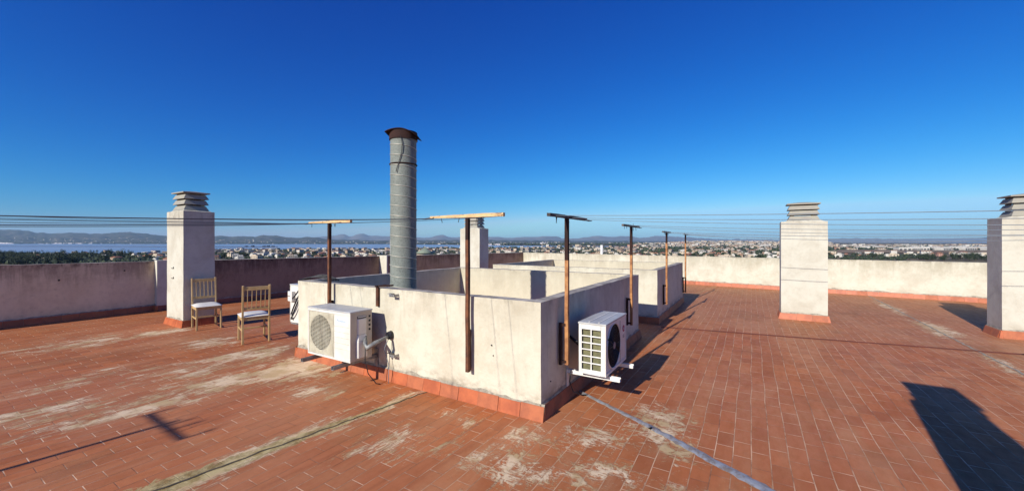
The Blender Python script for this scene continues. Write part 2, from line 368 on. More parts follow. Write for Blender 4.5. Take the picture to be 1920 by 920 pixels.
# ------------------------------------------------------------------ mesh helpers
class MB:
    def __init__(s): s.v = []; s.f = []; s.m = []; s.s = []; s.mats = []; s.T = Matrix.Identity(4); s.jit = None
    def mi(s, mat):
        if mat not in s.mats: s.mats.append(mat)
        return s.mats.index(mat)
    def addv(s, p):
        q = s.T @ Vector(p)
        if s.jit:
            a, fr = s.jit
            q = q + noise.noise_vector(q * fr) * a
        s.v.append(q); return len(s.v) - 1
    def face(s, pts, mat, smooth=False):
        s.f.append([s.addv(p) for p in pts]); s.m.append(s.mi(mat)); s.s.append(smooth)
    def fidx(s, idx, mat, smooth=False):
        s.f.append(list(idx)); s.m.append(s.mi(mat)); s.s.append(smooth)
    def box(s, x0, x1, y0, y1, z0, z1, mat, bottom=True):
        i = [s.addv(p) for p in ((x0, y0, z0), (x1, y0, z0), (x1, y1, z0), (x0, y1, z0), (x0, y0, z1), (x1, y0, z1), (x1, y1, z1), (x0, y1, z1))]
        F = [(4, 5, 6, 7), (0, 1, 5, 4), (1, 2, 6, 5), (2, 3, 7, 6), (3, 0, 4, 7)]
        if bottom: F.append((3, 2, 1, 0))
        for f in F: s.fidx([i[a] for a in f], mat)
    def hexa(s, b, t, mat, smooth=False):
        """b, t: four bottom and four top points, both counter-clockwise from above"""
        i = [s.addv(p) for p in list(b) + list(t)]
        for f in ((4, 5, 6, 7), (0, 1, 5, 4), (1, 2, 6, 5), (2, 3, 7, 6), (3, 0, 4, 7), (3, 2, 1, 0)): s.fidx([i[a] for a in f], mat, smooth)
    def grid(s, o, a, b, na, nb, mat):
        o, a, b = Vector(o), Vector(a), Vector(b)
        I = [[s.addv(o + a * (i / na) + b * (j / nb)) for j in range(nb + 1)] for i in range(na + 1)]
        for i in range(na):
            for j in range(nb): s.fidx((I[i][j], I[i + 1][j], I[i + 1][j + 1], I[i][j + 1]), mat)
    def gbox(s, x0, x1, y0, y1, z0, z1, mat, step=0.12, top=None):
        nx, ny, nz = (max(1, int(abs(q) / step)) for q in (x1 - x0, y1 - y0, z1 - z0))
        dx, dy, dz = (x1 - x0, 0, 0), (0, y1 - y0, 0), (0, 0, z1 - z0)
        s.grid((x0, y0, z0), dx, dz, nx, nz, mat)
        s.grid((x1, y1, z0), (x0 - x1, 0, 0), dz, nx, nz, mat)
        s.grid((x1, y0, z0), dy, dz, ny, nz, mat)
        s.grid((x0, y1, z0), (0, y0 - y1, 0), dz, ny, nz, mat)
        s.grid((x0, y0, z1), dx, dy, nx, ny, top or mat)
    def tube(s, pts, r, mat, n=8, caps=True, smooth=True):
        pts = [Vector(p) for p in pts]
        rings = []
        for i, p in enumerate(pts):
            t = (pts[min(i + 1, len(pts) - 1)] - pts[max(i - 1, 0)]).normalized()
            up = Vector((0, 0, 1)) if abs(t.z) < 0.9 else Vector((1, 0, 0))
            a = t.cross(up).normalized(); b = a.cross(t)
            rr = r[i] if isinstance(r, (list, tuple)) else r
            rings.append([s.addv(p + (a * math.cos(2 * math.pi * j / n) + b * math.sin(2 * math.pi * j / n)) * rr) for j in range(n)])
        for i in range(len(rings) - 1):
            for j in range(n):
                s.fidx((rings[i][j], rings[i][(j + 1) % n], rings[i + 1][(j + 1) % n], rings[i + 1][j]), mat, smooth)
        if caps: s.fidx(rings[0][::-1], mat); s.fidx(rings[-1], mat)
    def bar(s, p0, p1, w, h, mat, roll=0.0):
        p0, p1 = Vector(p0), Vector(p1)
        t = (p1 - p0).normalized()
        up = Vector((0, 0, 1)) if abs(t.z) < 0.95 else Vector((0, 1, 0))
        a = t.cross(up).normalized(); b = a.cross(t)
        q = [a * w / 2 * sx + b * h / 2 * sy for sx, sy in ((-1, -1), (1, -1), (1, 1), (-1, 1))]
        s.hexa([p0 + c for c in q], [p1 + c for c in q], mat)
    def build(s, name, parent=None, bevel=0.0, loc=None):
        me = bpy.data.meshes.new(name)
        me.from_pydata([tuple(v) for v in s.v], [], s.f)
        for mt in s.mats: me.materials.append(mt if not isinstance(mt, str) else M[mt])
        me.polygons.foreach_set('material_index', s.m)
        me.polygons.foreach_set('use_smooth', s.s)
        me.update()
        bm = bmesh.new(); bm.from_mesh(me)
        bmesh.ops.remove_doubles(bm, verts=bm.verts, dist=1e-5)
        bmesh.ops.recalc_face_normals(bm, faces=bm.faces)
        bm.to_mesh(me); bm.free()
        o = bpy.data.objects.new(name, me)
        COL.objects.link(o)
        if parent: o.parent = parent
        if loc: o.location = loc
        if bevel:
            b = o.modifiers.new('bevel', 'BEVEL'); b.width = bevel; b.segments = 2; b.limit_method = 'ANGLE'; b.angle_limit = rad(40)
        return o

def tag(o, label=None, cat=None, group=None, kind=None):
    if label: o['label'] = label
    if cat: o['category'] = cat
    if group: o['group'] = group
    if kind: o['kind'] = kind
    return o
def empty(name, loc=(0, 0, 0), rz=0.0):
    o = bpy.data.objects.new(name, None); COL.objects.link(o)
    o.location = loc; o.rotation_euler = (0, 0, rz); o.empty_display_size = 0.1
    return o
def kids(o): return [c for c in bpy.data.objects if c.parent == o]
def copy_tree(o, parent=None):
    c = o.copy(); COL.objects.link(c)
    if parent: c.parent = parent
    for ch in kids(o): copy_tree(ch, c)
    return c
def text(name, body, size, mat, parent, loc, rot, ext=0.0006):
    cu = bpy.data.curves.new(name, 'FONT'); cu.body = body; cu.size = size; cu.align_x = 'CENTER'; cu.align_y = 'CENTER'; cu.extrude = ext
    t = bpy.data.objects.new('tmp_text', cu); COL.objects.link(t)
    me = bpy.data.meshes.new_from_object(t.evaluated_get(bpy.context.evaluated_depsgraph_get()))
    bpy.data.objects.remove(t)
    me.materials.clear(); me.materials.append(M[mat])
    o = bpy.data.objects.new(name, me); COL.objects.link(o)
    o.parent = parent; o.location = loc; o.rotation_euler = rot
    return o

F2 = Vector((-math.sin(rad(YAW)), math.cos(rad(YAW)), 0))
R2 = Vector((math.cos(rad(YAW)), math.sin(rad(YAW)), 0))
def far(u, d, z=0.0):
    """landscape point: d metres ahead along the terrace diagonal, u*d metres to its right"""
    p = F2 * d + R2 * (u * d); return Vector((p.x, p.y, z))

# ------------------------------------------------------------------ the roof
GZ = -25.0
mb = MB()
A0, A1 = Vector((-10.25, 17.95, 0)), Vector((9.5, 15.27, 0))      # foot of the sunny back parapet
foot = [(-12.45, -7, 0), (9.7, -7, 0), (9.7, 15.5, 0), (-10.1, 18.15, 0), (-12.45, 18.2, 0)]
mb.face(foot, 'floor')
floor = tag(mb.build('roof_terrace'), kind='structure')
mb = MB()
low = [(x, y, GZ) for x, y, z in foot]; up = [(x, y, -0.03) for x, y, z in foot]
for i in range(5): mb.face([low[i], low[(i + 1) % 5], up[(i + 1) % 5], up[i]], 'h_white')
tag(mb.build('apartment_building'), 'tall white apartment block that carries the tiled roof terrace', 'building')

def ragged_strip(name, pts, widths, z, mat, amp, step=0.05, parent=floor, hump=0.0):
    mb = MB()
    L = []; tot = 0
    for a, b, wa, wb in zip(pts[:-1], pts[1:], widths[:-1], widths[1:]):
        a, b = Vector((*a, 0)), Vector((*b, 0)); n = max(2, int((b - a).length / step)); t = (b - a).normalized(); s_ = Vector((-t.y, t.x, 0))
        for i in range(n + 1):
            f = i / n; p = a.lerp(b, f); w = wa + (wb - wa) * f
            wob = noise.noise(p * 9) * amp; w1 = w / 2 * (1 + 0.5 * noise.noise(p * 21)); w2 = w / 2 * (1 + 0.5 * noise.noise(p * 17 + Vector((5, 0, 0))))
            L.append((p + s_ * (wob - w1), p + s_ * wob, p + s_ * (wob + w2)))
    I = [[mb.addv((q.x, q.y, z + (hump if k == 1 else 0))) for k, q in enumerate(r)] for r in L]
    for i in range(len(I) - 1):
        for k in range(2): mb.fidx((I[i][k], I[i + 1][k], I[i + 1][k + 1], I[i][k + 1]), mat, True)
    return mb.build(name, parent)
ragged_strip('expansion_joint', [(-3.06, 3.2), (-3.2, 2.2), (-3.38, 1.0), (-3.55, -0.6)], [0.014, 0.014, 0.018, 0.022], 0.004, 'joint_dark', 0.022)
ragged_strip('expansion_joint', [(-1.5, 8.02), (1.0, 8.42), (3.41, 8.82), (6.5, 9.3)], [0.05, 0.05, 0.05, 0.05], 0.004, 'ridge', 0.012, 0.08, hump=0.012)
ragged_strip('expansion_joint', [(3.12, 17.4), (3.0, 12.0), (2.9, 7.2)], [0.03, 0.03, 0.03], 0.004, 'mortar', 0.03, 0.1)
st = ragged_strip('sealing_tape', [(-1.62, 4.09), (-0.75, 3.62), (0.09, 3.11), (1.4, 2.3)], [0.045, 0.07, 0.10, 0.12], 0.004, 'strip', 0.008, 0.04, None, 0.014)
tag(st, 'crumpled silver sealing strip running over the tiles from the right air conditioner', 'sealing tape')

def skirting(mb, p0, p1, nrm, h=0.13, mat='skirt', tile=0.25, tb=0.045, tt=0.018):
    p0, p1, nrm = Vector((*p0, 0)), Vector((*p1, 0)), Vector((*nrm, 0)).normalized(); mat0 = mat
    L = (p1 - p0).length; t = (p1 - p0) / L; n = max(1, round(L / tile)); w = L / n
    for i in range(n):
        a = p0 + t * (i * w + 0.002); b = p0 + t * ((i + 1) * w - 0.002)
        mat = random.choice(('skirt', 'skirt', 'skirt_b')) if mat0 == 'skirt' else mat0
        j = random.uniform(-0.003, 0.003); hh = h + random.uniform(-0.004, 0.004)
        A, B = nrm * (tb + j), nrm * (tt + j)
        mb.hexa([a + A, b + A, b - nrm * 0.01, a - nrm * 0.01], [a + B + Vector((0, 0, hh)), b + B + Vector((0, 0, hh)), b - nrm * 0.01 + Vector((0, 0, hh)), a - nrm * 0.01 + Vector((0, 0, hh))], mat)
    # mortar bed behind the tiles, its ragged top showing
    k = max(3, int(L / 0.06)); prev = None
    for i in range(k + 1):
        p = p0 + t * (L * i / k); zz = h + 0.010 + 0.045 * max(0, noise.noise(p * 5) + 0.25) + 0.008 * noise.noise(p * 30)
        q = [mb.addv(p + nrm * (tt - 0.003)), mb.addv(p + nrm * (tt - 0.004) + Vector((0, 0, h - 0.002))), mb.addv(p + nrm * 0.004 + Vector((0, 0, zz)))]
        if prev:
            mb.fidx((prev[0], q[0], q[1], prev[1]), 'mortar'); mb.fidx((prev[1], q[1], q[2], prev[2]), 'mortar')
        prev = q

def wall_line(name, p0, p1, nrm, h0, h1, th, mat, label, z0=0.0, skirt='skirt', coping=True, group=None):
    """a parapet: p0-p1 is the foot of the face towards the terrace, nrm points at the terrace"""
    p0, p1 = Vector((*p0, 0)), Vector((*p1, 0)); n = Vector((*nrm, 0)).normalized()
    L = (p1 - p0).length; t = (p1 - p0) / L
    root = empty(name, p0); tag(root, label, 'parapet', group)
    mb = MB(); mb.jit = (0.006, 3.0)
    na = max(2, int(L / 0.2)); nz = 7
    def rows(off, za, zb, flip=False):
        return [[mb.addv(p0 - Vector(p0) + t * (L * i / na) + n * off + Vector((0, 0, za + (zb(i / na) - za) * j / nz))) for j in range(nz + 1)] for i in range(na + 1)]
    zt = lambda f: h0 + (h1 - h0) * f
    Fr = rows(0, z0, zt); Bk = rows(-th, z0, zt)
    for i in range(na):
        for j in range(nz):
            mb.fidx((Fr[i][j], Fr[i + 1][j], Fr[i + 1][j + 1], Fr[i][j + 1]), mat)
            mb.fidx((Bk[i][j], Bk[i + 1][j], Bk[i + 1][j + 1], Bk[i][j + 1]), mat)
        mb.fidx((Fr[i][-1], Fr[i + 1][-1], Bk[i + 1][-1], Bk[i][-1]), 'coping' if coping else mat)
    for e in (0, na):
        for j in range(nz): mb.fidx((Fr[e][j], Bk[e][j], Bk[e][j + 1], Fr[e][j + 1]), mat)
    mb.build('wall', root)
    if skirt:
        mb = MB(); skirting(mb, (0, 0), tuple((p1 - p0)[:2]), nrm, mat=skirt); mb.build('skirting', root)
    return root

wall_line('parapet_wall', (-12.3, -7), (-12.3, 3.6), (1, 0), 1.26, 1.19, 0.16, 'parapet', 'long shaded grey-pink parapet left of the chimney, with a terracotta skirting', skirt='skirt')
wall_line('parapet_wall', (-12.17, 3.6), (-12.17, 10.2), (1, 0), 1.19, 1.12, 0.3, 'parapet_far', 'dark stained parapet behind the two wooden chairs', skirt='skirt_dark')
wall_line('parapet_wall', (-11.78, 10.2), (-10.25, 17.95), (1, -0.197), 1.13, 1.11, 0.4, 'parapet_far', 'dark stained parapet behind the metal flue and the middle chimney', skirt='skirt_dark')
wall_line('parapet_wall', (-10.25, 17.95), (9.5, 15.27), (-0.134, -0.99), 1.11, 1.09, 0.18, 'parapet_lit', 'long sunlit cream parapet along the far edge of the terrace')
# lit jambs where the parapet steps in
for x0, x1, y, h, lab in ((-12.31, -12.155, 3.585, 1.215, 'narrow sunlit plaster pier at the end of the near left parapet'), (-12.19, -11.77, 10.185, 1.15, 'wide sunlit plaster pier left of the metal flue')):
    mb = MB(); mb.jit = (0.004, 3.0); mb.gbox(x0, x1, y, y + 0.28, 0, h, 'chimney')
    root = empty('parapet_pier', ((x0 + x1) / 2, y, 0)); tag(root, lab, 'pier')
    mb.T = Matrix.Identity(4); o = mb.build('pier', root); o.location = -root.location
    mb = MB(); skirting(mb, (x0, y), (x1 + 0.02, y), (0, -1)); o = mb.build('skirting', root); o.location = -root.location

def well(x0, x1, y0, y1, h, th, name, label):
    root = empty(name, (x0, y0, 0)); tag(root, label, 'shaft wall')
    W_, D_ = x1 - x0, y1 - y0
    mb = MB(); mb.jit = (0.006, 3.2)
    def seg(a0, a1, b0, b1, inside):
        nx, ny, nz = max(1, int((a1 - a0) / 0.14)), max(1, int((b1 - b0) / 0.14)), 8
        mb.grid((a0, b0, 0), (a1 - a0, 0, 0), (0, 0, h), nx, nz, 'inner' if inside == 'S' else 'wall')
        mb.grid((a0, b1, 0), (a1 - a0, 0, 0), (0, 0, h), nx, nz, 'inner' if inside == 'N' else 'wall')
        mb.grid((a1, b0, 0), (0, b1 - b0, 0), (0, 0, h), ny, nz, 'inner' if inside == 'E' else 'wall')
        mb.grid((a0, b0, 0), (0, b1 - b0, 0), (0, 0, h), ny, nz, 'inner' if inside == 'W' else 'wall')
        mb.grid((a0, b0, h), (a1 - a0, 0, 0), (0, b1 - b0, 0), nx, max(1, ny), 'coping')
    seg(0, W_, 0, th, 'N'); seg(0, W_, D_ - th, D_, 'S'); seg(0, th, th + .002, D_ - th - .002, 'E'); seg(W_ - th, W_, th + .002, D_ - th - .002, 'W')
    mb.build('wall', root)
    mb = MB()
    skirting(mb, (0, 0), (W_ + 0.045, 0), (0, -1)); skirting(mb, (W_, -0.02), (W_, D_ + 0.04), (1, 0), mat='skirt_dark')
    skirting(mb, (0, D_), (0, -0.03), (-1, 0)); skirting(mb, (W_, D_), (0, D_), (0, 1))
    mb.build('skirting', root)
    return root
well(-5.63, -1.67, 3.25, 6.95, 1.09, 0.14, 'shaft_wall', 'near white-plastered square shaft enclosure with the metal flue and two air conditioners')
well(-5.62, -1.62, 8.28, 11.72, 1.085, 0.14, 'shaft_wall', 'far white-plastered square shaft enclosure in the middle of the terrace')

def wall_mark(p, nrm, r, label, cat='hole'):
    mb = MB(); p = Vector(p); nrm = Vector(nrm)
    mb.tube([p - nrm * 0.004, p + nrm * 0.006], r, 'dark', 8); tag(mb.build('fixing_hole'), label, cat)
# ------------------------------------------------------------------ chimneys
def chimney(cx, cy, w, d, h, label, hooks=False, capw=0.56, capd=0.42):
    root = empty('chimney', (cx, cy, 0)); tag(root, label, 'chimney', 'plastered chimneys with louvred concrete caps')
    mb = MB(); mb.jit = (0.004, 3.0)
    mb.gbox(-w / 2, w / 2, -d / 2, d / 2, 0, h, 'chimney', 0.1)
    mb.build('shaft', root)
    mb = MB(); e = 0.02
    skirting(mb, (-w / 2, -d / 2), (w / 2, -d / 2), (0, -1), tb=0.05); skirting(mb, (w / 2, -d / 2), (w / 2, d / 2), (1, 0), tb=0.05)
    skirting(mb, (w / 2, d / 2), (-w / 2, d / 2), (0, 1), tb=0.05); skirting(mb, (-w / 2, d / 2), (-w / 2, -d / 2), (-1, 0), tb=0.05)
    for sx, sy in ((-1, -1), (1, -1), (1, 1), (-1, 1)):
        a, b = w / 2, d / 2
        q = lambda o: [(sx * (a - .01), sy * (b - .01)), (sx * (a + o), sy * (b - .01)), (sx * (a + o), sy * (b + o)), (sx * (a - .01), sy * (b + o))]
        mb.hexa([(x, y, 0) for x, y in q(.046)], [(x, y, 0.128) for x, y in q(.017)], 'skirt')
    mb.build('skirting', root)
    cap = MB(); cap.jit = (0.002, 6)
    def fr(w0, d0, z0, w1, d1, z1, mat='cast'):
        cap.hexa([(-w0 / 2, -d0 / 2, z0), (w0 / 2, -d0 / 2, z0), (w0 / 2, d0 / 2, z0), (-w0 / 2, d0 / 2, z0)], [(-w1 / 2, -d1 / 2, z1), (w1 / 2, -d1 / 2, z1), (w1 / 2, d1 / 2, z1), (-w1 / 2, d1 / 2, z1)], mat)
    z = h - 0.006
    fr(w * 0.93, d * 0.93, z, capw * 0.98, capd * 0.98, z + 0.035, 'chimney')
    z += 0.035
    for sx in (-1, 1):
        for sy in (-1, 1):
            x, y = sx * (capw / 2 - 0.085), sy * (capd / 2 - 0.085)
            cap.box(x - 0.028, x + 0.028, y - 0.028, y + 0.028, z - 0.01, z + 0.335, 'cast')
    for i in range(3):
        z0 = z + 0.004 + i * 0.112
        wo, do, wi, di, th, hh = capw, capd, capw - 0.08, capd - 0.08, 0.03, 0.086
        o0 = [(-wo / 2, -do / 2), (wo / 2, -do / 2), (wo / 2, do / 2), (-wo / 2, do / 2)]
        o1 = [(-wi / 2, -di / 2), (wi / 2, -di / 2), (wi / 2, di / 2), (-wi / 2, di / 2)]
        sh = lambda P_: [(x * (1 - 2 * th / wo), y * (1 - 2 * th / do)) for x, y in P_]
        i0, i1 = sh(o0), sh(o1)
        for a in range(4):
            b_ = (a + 1) % 4
            cap.hexa([(*o0[a], z0), (*o0[b_], z0), (*i0[b_], z0), (*i0[a], z0)], [(*o1[a], z0 + hh), (*o1[b_], z0 + hh), (*i1[b_], z0 + hh), (*i1[a], z0 + hh)], 'cast')
    zt = z + 0.338
    c_ = cap.build('chimney_cap', root)
    sl = MB(); cap = sl; cap.jit = (0.002, 6)
    fr(capw + 0.03, capd + 0.03, zt, capw + 0.03, capd + 0.03, zt + 0.022); fr(capw + 0.03, capd + 0.03, zt + 0.022, capw * 0.25, capd * 0.2, zt + 0.055)
    sl.build('cap_slab', c_)
    if hooks:
        for x, zz in ((-0.10, 1.13), (-0.10, 0.93)):
            hk = MB()
            hk.bar((x - 0.05, -d / 2 - 0.006, zz), (x + 0.05, -d / 2 - 0.006, zz), 0.012, 0.01, 'rust_dark'); hk.bar((x + 0.045, -d / 2 - 0.006, zz), (x + 0.045, -d / 2 - 0.006, zz + 0.03), 0.01, 0.01, 'rust_dark'); hk.build('wall_hook', root)
    return root
chimney(-9.78, 3.42, 0.80, 0.52, 2.26, 'tall white plastered chimney behind the wooden chairs, leftmost on the terrace', True)
chimney(-7.92, 10.55, 0.80, 0.50, 2.10, 'white plastered chimney rising behind the near shaft, beside the metal flue')
chimney(0.95, 10.55, 0.80, 0.50, 2.09, 'free-standing white chimney on the right half of the terrace before the sunny parapet', capw=0.55)
chimney(4.10, 10.45, 0.80, 0.50, 2.07, 'white chimney cut off by the right edge of the photograph', capw=0.55)
chimney(1.175, 1.34, 0.47, 0.80, 2.10, 'chimney beside the camera whose long shadow falls on the tiles at the lower right', capw=0.42, capd=0.66)

# ------------------------------------------------------------------ the metal flue
def flue(cx, cy, r, top):
    root = empty('metal_flue', (cx, cy, 0)); tag(root, 'tall spiral-seamed galvanised metal flue with a rusty cap standing in the near shaft', 'flue')
    mb = MB(); n = 40; H_ = top - 0.105
    rings = []
    for i in range(60):
        z = H_ * i / 59
        rings.append([mb.addv((r * math.cos(2 * math.pi * j / n), r * math.sin(2 * math.pi * j / n), z)) for j in range(n)])
    for i in range(59):
        for j in range(n): mb.fidx((rings[i][j], rings[i][(j + 1) % n], rings[i + 1][(j + 1) % n], rings[i + 1][j]), 'duct', True)
    mb.build('pipe', root)
    # spiral lock seam
    mb = MB(); pitch = 0.131; k = int(H_ / pitch * 30); pts = []
    for i in range(k):
        a = -2 * math.pi * i / 30; z = pitch * i / 30
        pts.append(((r + 0.0015) * math.cos(a), (r + 0.0015) * math.sin(a), z))
    mb.tube(pts, 0.0055, 'seam', 5)
    mb.build('seam', root)
    mb = MB()
    for z, w in ((H_ - 0.34, 0.008),):
        ring = [((r + 0.006) * math.cos(2 * math.pi * j / 32), (r + 0.006) * math.sin(2 * math.pi * j / 32), z) for j in range(33)]
        mb.tube(ring, w, 'rust_dark', 6)
    mb.build('strap', root)
    cap = MB(); n = 32
    for (r0, z0, r1, z1) in ((r + 0.014, H_ - 0.02, r + 0.012, top - 0.02),):
        a = [cap.addv((r0 * math.cos(2 * math.pi * j / n), r0 * math.sin(2 * math.pi * j / n), z0)) for j in range(n)]
        b = [cap.addv((r1 * math.cos(2 * math.pi * j / n), r1 * math.sin(2 * math.pi * j / n), z1)) for j in range(n)]
        for j in range(n): cap.fidx((a[j], a[(j + 1) % n], b[(j + 1) % n], b[j]), 'rust_dark', True)
    c_ = cap.build('flue_cap', root)
    pl = MB()      # a sheet bent over the mouth: high in the middle, drooping at both sides
    m_ = 14; w2 = r + 0.045; rows = []
    for i in range(m_ + 1):
        s_ = -1 + 2 * i / m_
        zz = top - (0.03 if s_ < 0 else 0.085) * abs(s_) ** 1.7
        c0 = R2 * (s_ * w2)
        hw = (r + 0.015) * (1 - 0.35 * abs(s_) ** 3)
        rows.append([(c0 - F2 * hw + Vector((0, 0, zz))), (c0 + F2 * hw + Vector((0, 0, zz - 0.01)))])
    for i in range(m_):
        a, b = rows[i], rows[i + 1]; dn = Vector((0, 0, -0.008))
        pl.hexa([a[0] + dn, b[0] + dn, b[1] + dn, a[1] + dn], [a[0], b[0], b[1], a[1]], 'rust_dark', False)
    pl.build('cover_plate', c_)
    w = MB(); f = (-F2).normalized()
    pts = [f * (r + 0.012) + R2 * x + Vector((0, 0, z)) for x, z in ((0.015, H_), (0.035, H_ - 0.1), (0.028, H_ - 0.2), (0.0, H_ - 0.3), (-0.03, H_ - 0.4), (-0.045, H_ - 0.46))]
    w.tube(pts, 0.005, 'cable', 6); w.build('loose_strap', root)
flue(-3.93, 3.68, 0.168, 3.115)

# ------------------------------------------------------------------ clothesline posts
def tpost(x, y, along, out_dir, barlen, off, style, label, zb=0.33, zt=1.88, grounded=False):
    """along: direction of the crossbar; out_dir: from the wall to the post"""
    root = empty('clothesline_post', (x, y, 0)); tag(root, label, 'clothesline post', 'T-shaped rusty clothesline posts')
    a = Vector((*along, 0)); o = Vector((*out_dir, 0))
    mb = MB(); mb.jit = (0.003, 4)
    pm = {'cream': 'rust', 'dark': 'rust_light', 'pale': 'rust_light'}[style]
    z0 = 0 if grounded else zb
    s = 0.019
    # angle iron: two flanges
    n = 14
    for i in range(n):
        za, zb_ = z0 + (zt - z0) * i / n, z0 + (zt - z0) * (i + 1) / n
        mb.bar(Vector((0, 0, za)), Vector((0, 0, zb_)), 0.036, 0.036, pm if i < n - (4 if style == 'dark' else 2) else 'rust_dark')
    mb.build('post', root)
    mb = MB(); mb.jit = (0.003, 9)
    bm_ = {'cream': 'cream_bar', 'dark': 'bar_black', 'pale': 'bar_black'}[style]
    p0, p1 = a * (off - barlen / 2), a * (off + barlen / 2)
    hh = 0.036 if style == 'cream' else 0.030
    nseg = 12
    for i in range(nseg):
        q0, q1 = p0.lerp(p1, i / nseg), p0.lerp(p1, (i + 1) / nseg)
        mb.bar(q0 + Vector((0, 0, zt + hh / 2)), q1 + Vector((0, 0, zt + hh / 2)), 0.034, hh * (1 if style != 'cream' else 0.62 + 0.38 * min(1, (i + 0.5) / 5)), bm_)
    mb.build('crossbar', root)
    for k in range(5):
        mb = MB()
        q = p0.lerp(p1, random.uniform(0.05, 0.95)); dz = random.choice((-1, -1, 1)) * random.uniform(0.03, 0.06)
        mb.tube([q + Vector((0, 0, zt)), q + a * random.uniform(-.02, .02) + Vector((0, 0, zt + dz))], 0.0035, 'cable', 5); mb.build('wire_tie', root)
    mb = MB()
    e = p1 if style != 'cream' else p0
    sgn = 1 if style != 'cream' else -1
    mb.tube([e - a * sgn * 0.05 + Vector((0, 0, zt + 0.015)), e + a * sgn * 0.09 + Vector((0, 0, zt + 0.004)), e + a * sgn * 0.2 + Vector((0, 0, zt + 0.008))], [0.012, 0.008, 0.004], 'bar_black', 6)
    mb.build('bar_hook', root)
    if not grounded:
        w = MB(); w.jit = (0.002, 9)
        c = -o * 0.045 + (a * -0.045 if abs(a.y) > .5 else a * 0.0)
        w.bar(-o * 0.055 + a * -0.03 + Vector((0, 0, z0)), -o * 0.055 + a * -0.03 + Vector((0, 0, z0 + 0.42)), 0.03, 0.03, 'rust_dark')
        for zz in (z0 + 0.03, z0 + 0.40):
            w.bar(-o * 0.068 + a * -0.03 + Vector((0, 0, zz)), o * 0.0 + Vector((0, 0, zz)), 0.03, 0.026, 'rust_dark')
        w.build('wall_bracket', root)
    return root
tpost(-4.78, 3.18, (1, 0), (0, -1), 0.90, 0.0, 'cream', 'clothesline post behind the left air conditioner, with a peeling cream crossbar', 0.45, 1.90)
tpost(-2.47, 3.18, (1, 0), (0, -1), 0.94, -0.03, 'cream', 'clothesline post in the middle of the sunny shaft wall, with a peeling cream crossbar', 0.33, 1.90)
posts = [(3.66, 0.95, 0.05, 'dark', 'rusty clothesline post with a black crossbar, beside the right air conditioner', 0.42, 1.89),
         (6.14, 0.95, 0.0, 'dark', 'clothesline post at the far end of the shaded near shaft wall, its top blackened', 0.37, 1.885),
         (8.82, 0.8, 0.0, 'pale', 'thin ochre clothesline post on the far shaft wall, near its front corner', 0.33, 1.85),
         (11.62, 0.7, 0.1, 'pale', 'farthest clothesline post, at the rear corner of the far shaft', 0.28, 1.85)]
for y, bl, of, stl, lab, z0, z1 in posts:
    tpost(-1.585 if y < 8 else -1.535, y, (0, 1), (1, 0), bl, of, stl, lab, z0, z1)
wall_mark((-2.22, 3.247, 0.62), (0, -1, 0), 0.008, 'upper small fixing hole in the sunny wall right of the middle post')
wall_mark((-2.20, 3.247, 0.52), (0, -1, 0), 0.006, 'lower small fixing hole in the sunny wall right of the middle post')
wall_mark((-12.296, 2.05, 0.86), (1, 0, 0), 0.018, 'dark plugged hole in the middle of the near left parapet')
wall_mark((-12.296, 3.05, 1.0), (1, 0, 0), 0.016, 'dark plugged hole high on the near left parapet close to its pier')
wall_mark((-1.667, 3.45, 0.30), (1, 0, 0), 0.007, 'small dark hole low on the shaded shaft wall near its corner')
# the posts at the other ends of the lines, outside the picture
tpost(-4.9, -5.2, (1, 0), (0, 1), 0.9, 0, 'dark', 'clothesline post behind the camera on the left', grounded=True)
tpost(-2.7, -5.2, (1, 0), (0, 1), 0.9, 0, 'dark', 'clothesline post behind the camera in the middle', grounded=True)
for y, lab in ((3.9, 'right-hand clothesline post nearest the camera, outside the picture'), (6.3, 'second right-hand clothesline post, outside the picture'), (9.0, 'third right-hand clothesline post, outside the picture'), (11.8, 'rearmost right-hand clothesline post, outside the picture')):
    tpost(6.9, y, (0, 1), (1, 0), 1.1, 0, 'dark', lab, grounded=True)

def line(p0, p1, sag, r, mat, label):
    p0, p1 = Vector(p0), Vector(p1); n = 28
    mb = MB()
    mb.tube([p0.lerp(p1, i / n) - Vector((0, 0, 4 * sag * (i / n) * (1 - i / n))) for i in range(n + 1)], r, mat, 5)
    o = mb.build('clothesline'); tag(o, label, 'clothesline', 'clotheslines strung between the T-shaped posts')
for i, (x, sg, r, mt) in enumerate(((-5.18, 0.035, 0.0021, 'wire'), (-5.05, 0.062, 0.0021, 'wire'), (-4.93, 0.078, 0.0026, 'wire'), (-4.60, 0.115, 0.0023, 'wire'), (-4.40, 0.155, 0.0021, 'wire'))):
    line((x, 3.18, 1.90), (x - 0.12, -5.2, 1.88), sg, r, mt, 'dark line running left from the crossbar behind the left air conditioner')
for i, (x, sg, r, mt) in enumerate(((-2.93, 0.13, 0.0021, 'wire'), (-2.32, 0.155, 0.0021, 'wire'), (-2.12, 0.20, 0.002, 'wire'))):
    line((x, 3.18, 1.90), (x - 0.45, -5.2, 1.88), sg, r, mt, 'dark line running left past the flue from the middle crossbar')
for y, sg, r, k in ((3.35, 0.07, 0.0026, 0), (3.75, 0.10, 0.0026, 0), (4.12, 0.13, 0.0026, 0), (5.80, 0.12, 0.003, 1), (6.4, 0.16, 0.003, 1), (8.50, 0.13, 0.0045, 2), (9.1, 0.20, 0.004, 2), (11.4, 0.15, 0.0045, 3), (11.9, 0.22, 0.0045, 3)):
    line((-1.58, y, 1.90 if y < 8 else 1.86), (6.9, y + 0.15, 1.88), sg, r, 'wire_pale',
         ('thin line stretched right from the crossbar above the right air conditioner', 'thin line stretched right from the blackened post at the near shaft corner',
          'thin line stretched right from the first ochre post of the far shaft', 'thin line stretched right from the farthest clothesline post')[k])

